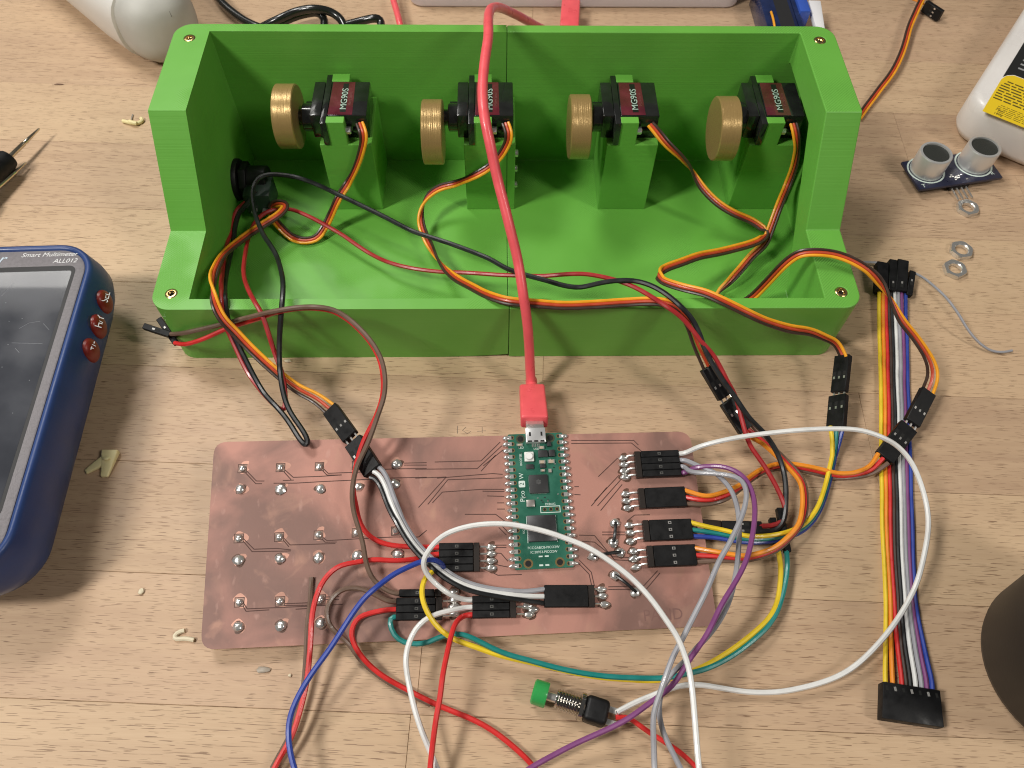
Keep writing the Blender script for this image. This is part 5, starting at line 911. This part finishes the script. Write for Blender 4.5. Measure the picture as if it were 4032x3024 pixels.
obj('mounting_flange', MB().box((164, 200, 1), (166.6, 255, 13.5)), BLS, bs, bevel=.3); obj('gear_case', MB().box((166.7, 222, .5), (173, 250, 15)), BLB, bs, bevel=1)
obj('horn', MB().obox((177, 206, 9), (178.5, 236, 11), (1, 0, 0), 4.6, 3.4, 7.2, 3.4), mat('white_nylon', (.78, .77, .78), .35), bs, bevel=.7)
wire('lead_wire', [(149.8, 221, 15), (149.8, 214, 15), (149.8, 206, 13), (150, 198, 6)], .65, WM['servoyellow'], bs)
tcab = thing('servo_cable', (*RB['top_cable']['p'][3][:2], 0), 'loose three-wire servo cable with black plug at the top right', 'servo cable')
ribbon(RB['top_cable'], SC, .62, tcab, ends=(0, 0)); housing(tcab, *H['top_end'], 3, thick=2.7, side=(.3, -.3, 1), pitch=2.2)
wire('lead_wire', [V(H['top_end'][0])+V((-7, 4, 1.5)), V(H['top_end'][0])+V((-2, 1, 1)), V(H['top_end'][0])+V((4, -3, .6))], .6, WM['orange'], tcab)
cu = obj('black_cup', MB().lathe((192.5, -130, .05), (0, 0, 1), [(0, 27), (1.2, 29.5), (4, 30.5), (30, 33), (62, 36), (66, 36.5), (67, 35.8), (66, 34.8)], 64), mat('matte_black_cup', (.018, .015, .012), .5, bump=.1), angle=50); tag(cu, 'dark round cup cut by the right edge near the bottom corner', 'cup')
# ------------------------------------------------------------------ crumbs of yellow foam and other litter
FOAM = mat('pale_yellow_glue', (.84, .74, .40), .5, bump=.3, bscale=500, sss=.2); CRUMB = mat('cream_crumb', (.70, .62, .45), .6)
def crumb(name, c, sx, sy, sz, seed, m, label, cat):
    rr = random.Random(seed); bm = bmesh.new(); bmesh.ops.create_icosphere(bm, subdivisions=2, radius=1)
    mb = MB(); off = V((rr.uniform(0, 50), rr.uniform(0, 50), 0))
    for v in bm.verts: d = 1+.55*noise.noise(v.co*1.6+off); mb.v.append(V((c[0]+v.co.x*sx*d, c[1]+v.co.y*sy*d, max(.02, sz*.9+v.co.z*sz*d))))
    mb.f = [[v.index for v in f.verts] for f in bm.faces]; bm.free()
    tag(obj(name, mb, m, angle=60), label, cat, 'crumbs on the bench')
ch = X['chips']
gl = thing('glue_blob', ch[1], 'larger pale yellow glue scrap in the multimeter shadow', 'glue scrap')
obj('scrap_lobe', MB().rings([[V((x, y, z)) for z, (x, y) in zip([.1]*0+[h_]*6, [(cx_+rw*math.cos(a_), cy_+rw*.55*math.sin(a_)) for a_ in [k*math.pi/3 for k in range(6)]])] for cx_, cy_, rw, h_ in ((-158, -46, 2.2, .1), (-158, -46.5, 2.5, 1.2), (-157.6, -48, 2.4, 2.4), (-157.3, -49, 1.2, 3.2))]), FOAM, gl, subsurf=2)
obj('scrap_lobe', MB().obox((-157, -44.5, 1.6), (-157.2, -55.5, .6), (1, 0, 0), 6.6, 3.0, 3.0, 1.2), FOAM, gl, bevel=.7, bseg=3)
obj('scrap_lobe', MB().obox((-157.4, -47.5, 1.2), (-165, -53.3, .6), (1, -1, 0), 4.4, 2.4, 2.2, 1.2), FOAM, gl, bevel=.5, bseg=3)
g2 = thing('glue_blob', ch[0], 'small twisted yellow glue scrap between the tool and the box', 'glue scrap')
obj('scrap_lobe', MB().tube(smoothpath([(-199, 147, .9), (-195.5, 145.6, 1.2), (-192, 144.6, 1.1), (-189.5, 145.8, 1.0), (-188.8, 148, .9), (-190.2, 149.2, .8)], 1)[0], .95, 8), FOAM, g2)
obj('scrap_lobe', MB().tube(smoothpath([(-195, 145.8, 1.5), (-193, 144.4, 2.0), (-191, 144.4, 1.5)], 1)[0], 1.1, 8), FOAM, g2)
obj('scrap_wire', MB().cyl((-195.4, 152.5, .4), (-195, 148, .6), .35, 8), STEEL, g2)
g3 = thing('glue_blob', ch[2], 'cream glue scrap beside the lower left corner of the copper board', 'glue scrap')
obj('scrap_lobe', MB().tube(smoothpath([(-114.5, -114.3, .7), (-117.2, -115, .8), (-117.6, -117.3, .8), (-114, -117, .7), (-110.5, -117.6, .6)], 1)[0], .8, 8), CRUMB, g3)
crumb('crumb', ch[3], 1.0, 1.2, .6, 3, CRUMB, 'cream crumb between the multimeter and the copper board', 'crumb')
crumb('crumb', ch[4], 1.5, .8, .8, 4, CRUMB, 'cream crumb at the foot of the green box front', 'crumb')
crumb('crumb', ch[5], 2.2, 1.1, .6, 5, mat('dull_grey_shaving', (.36, .31, .25), .5), 'grey shaving below the copper board, left of the red wire', 'crumb')
crumb('crumb', ch[7], .6, .5, .4, 6, CRUMB, 'tiny pale crumb below the copper board, right of the grey shaving', 'crumb')
crumb('splinter', ch[6], 2.4, .5, .35, 7, mat('dark_splinter', (.16, .09, .055), .7), 'dark splinter on the bench above the probe tips', 'splinter')
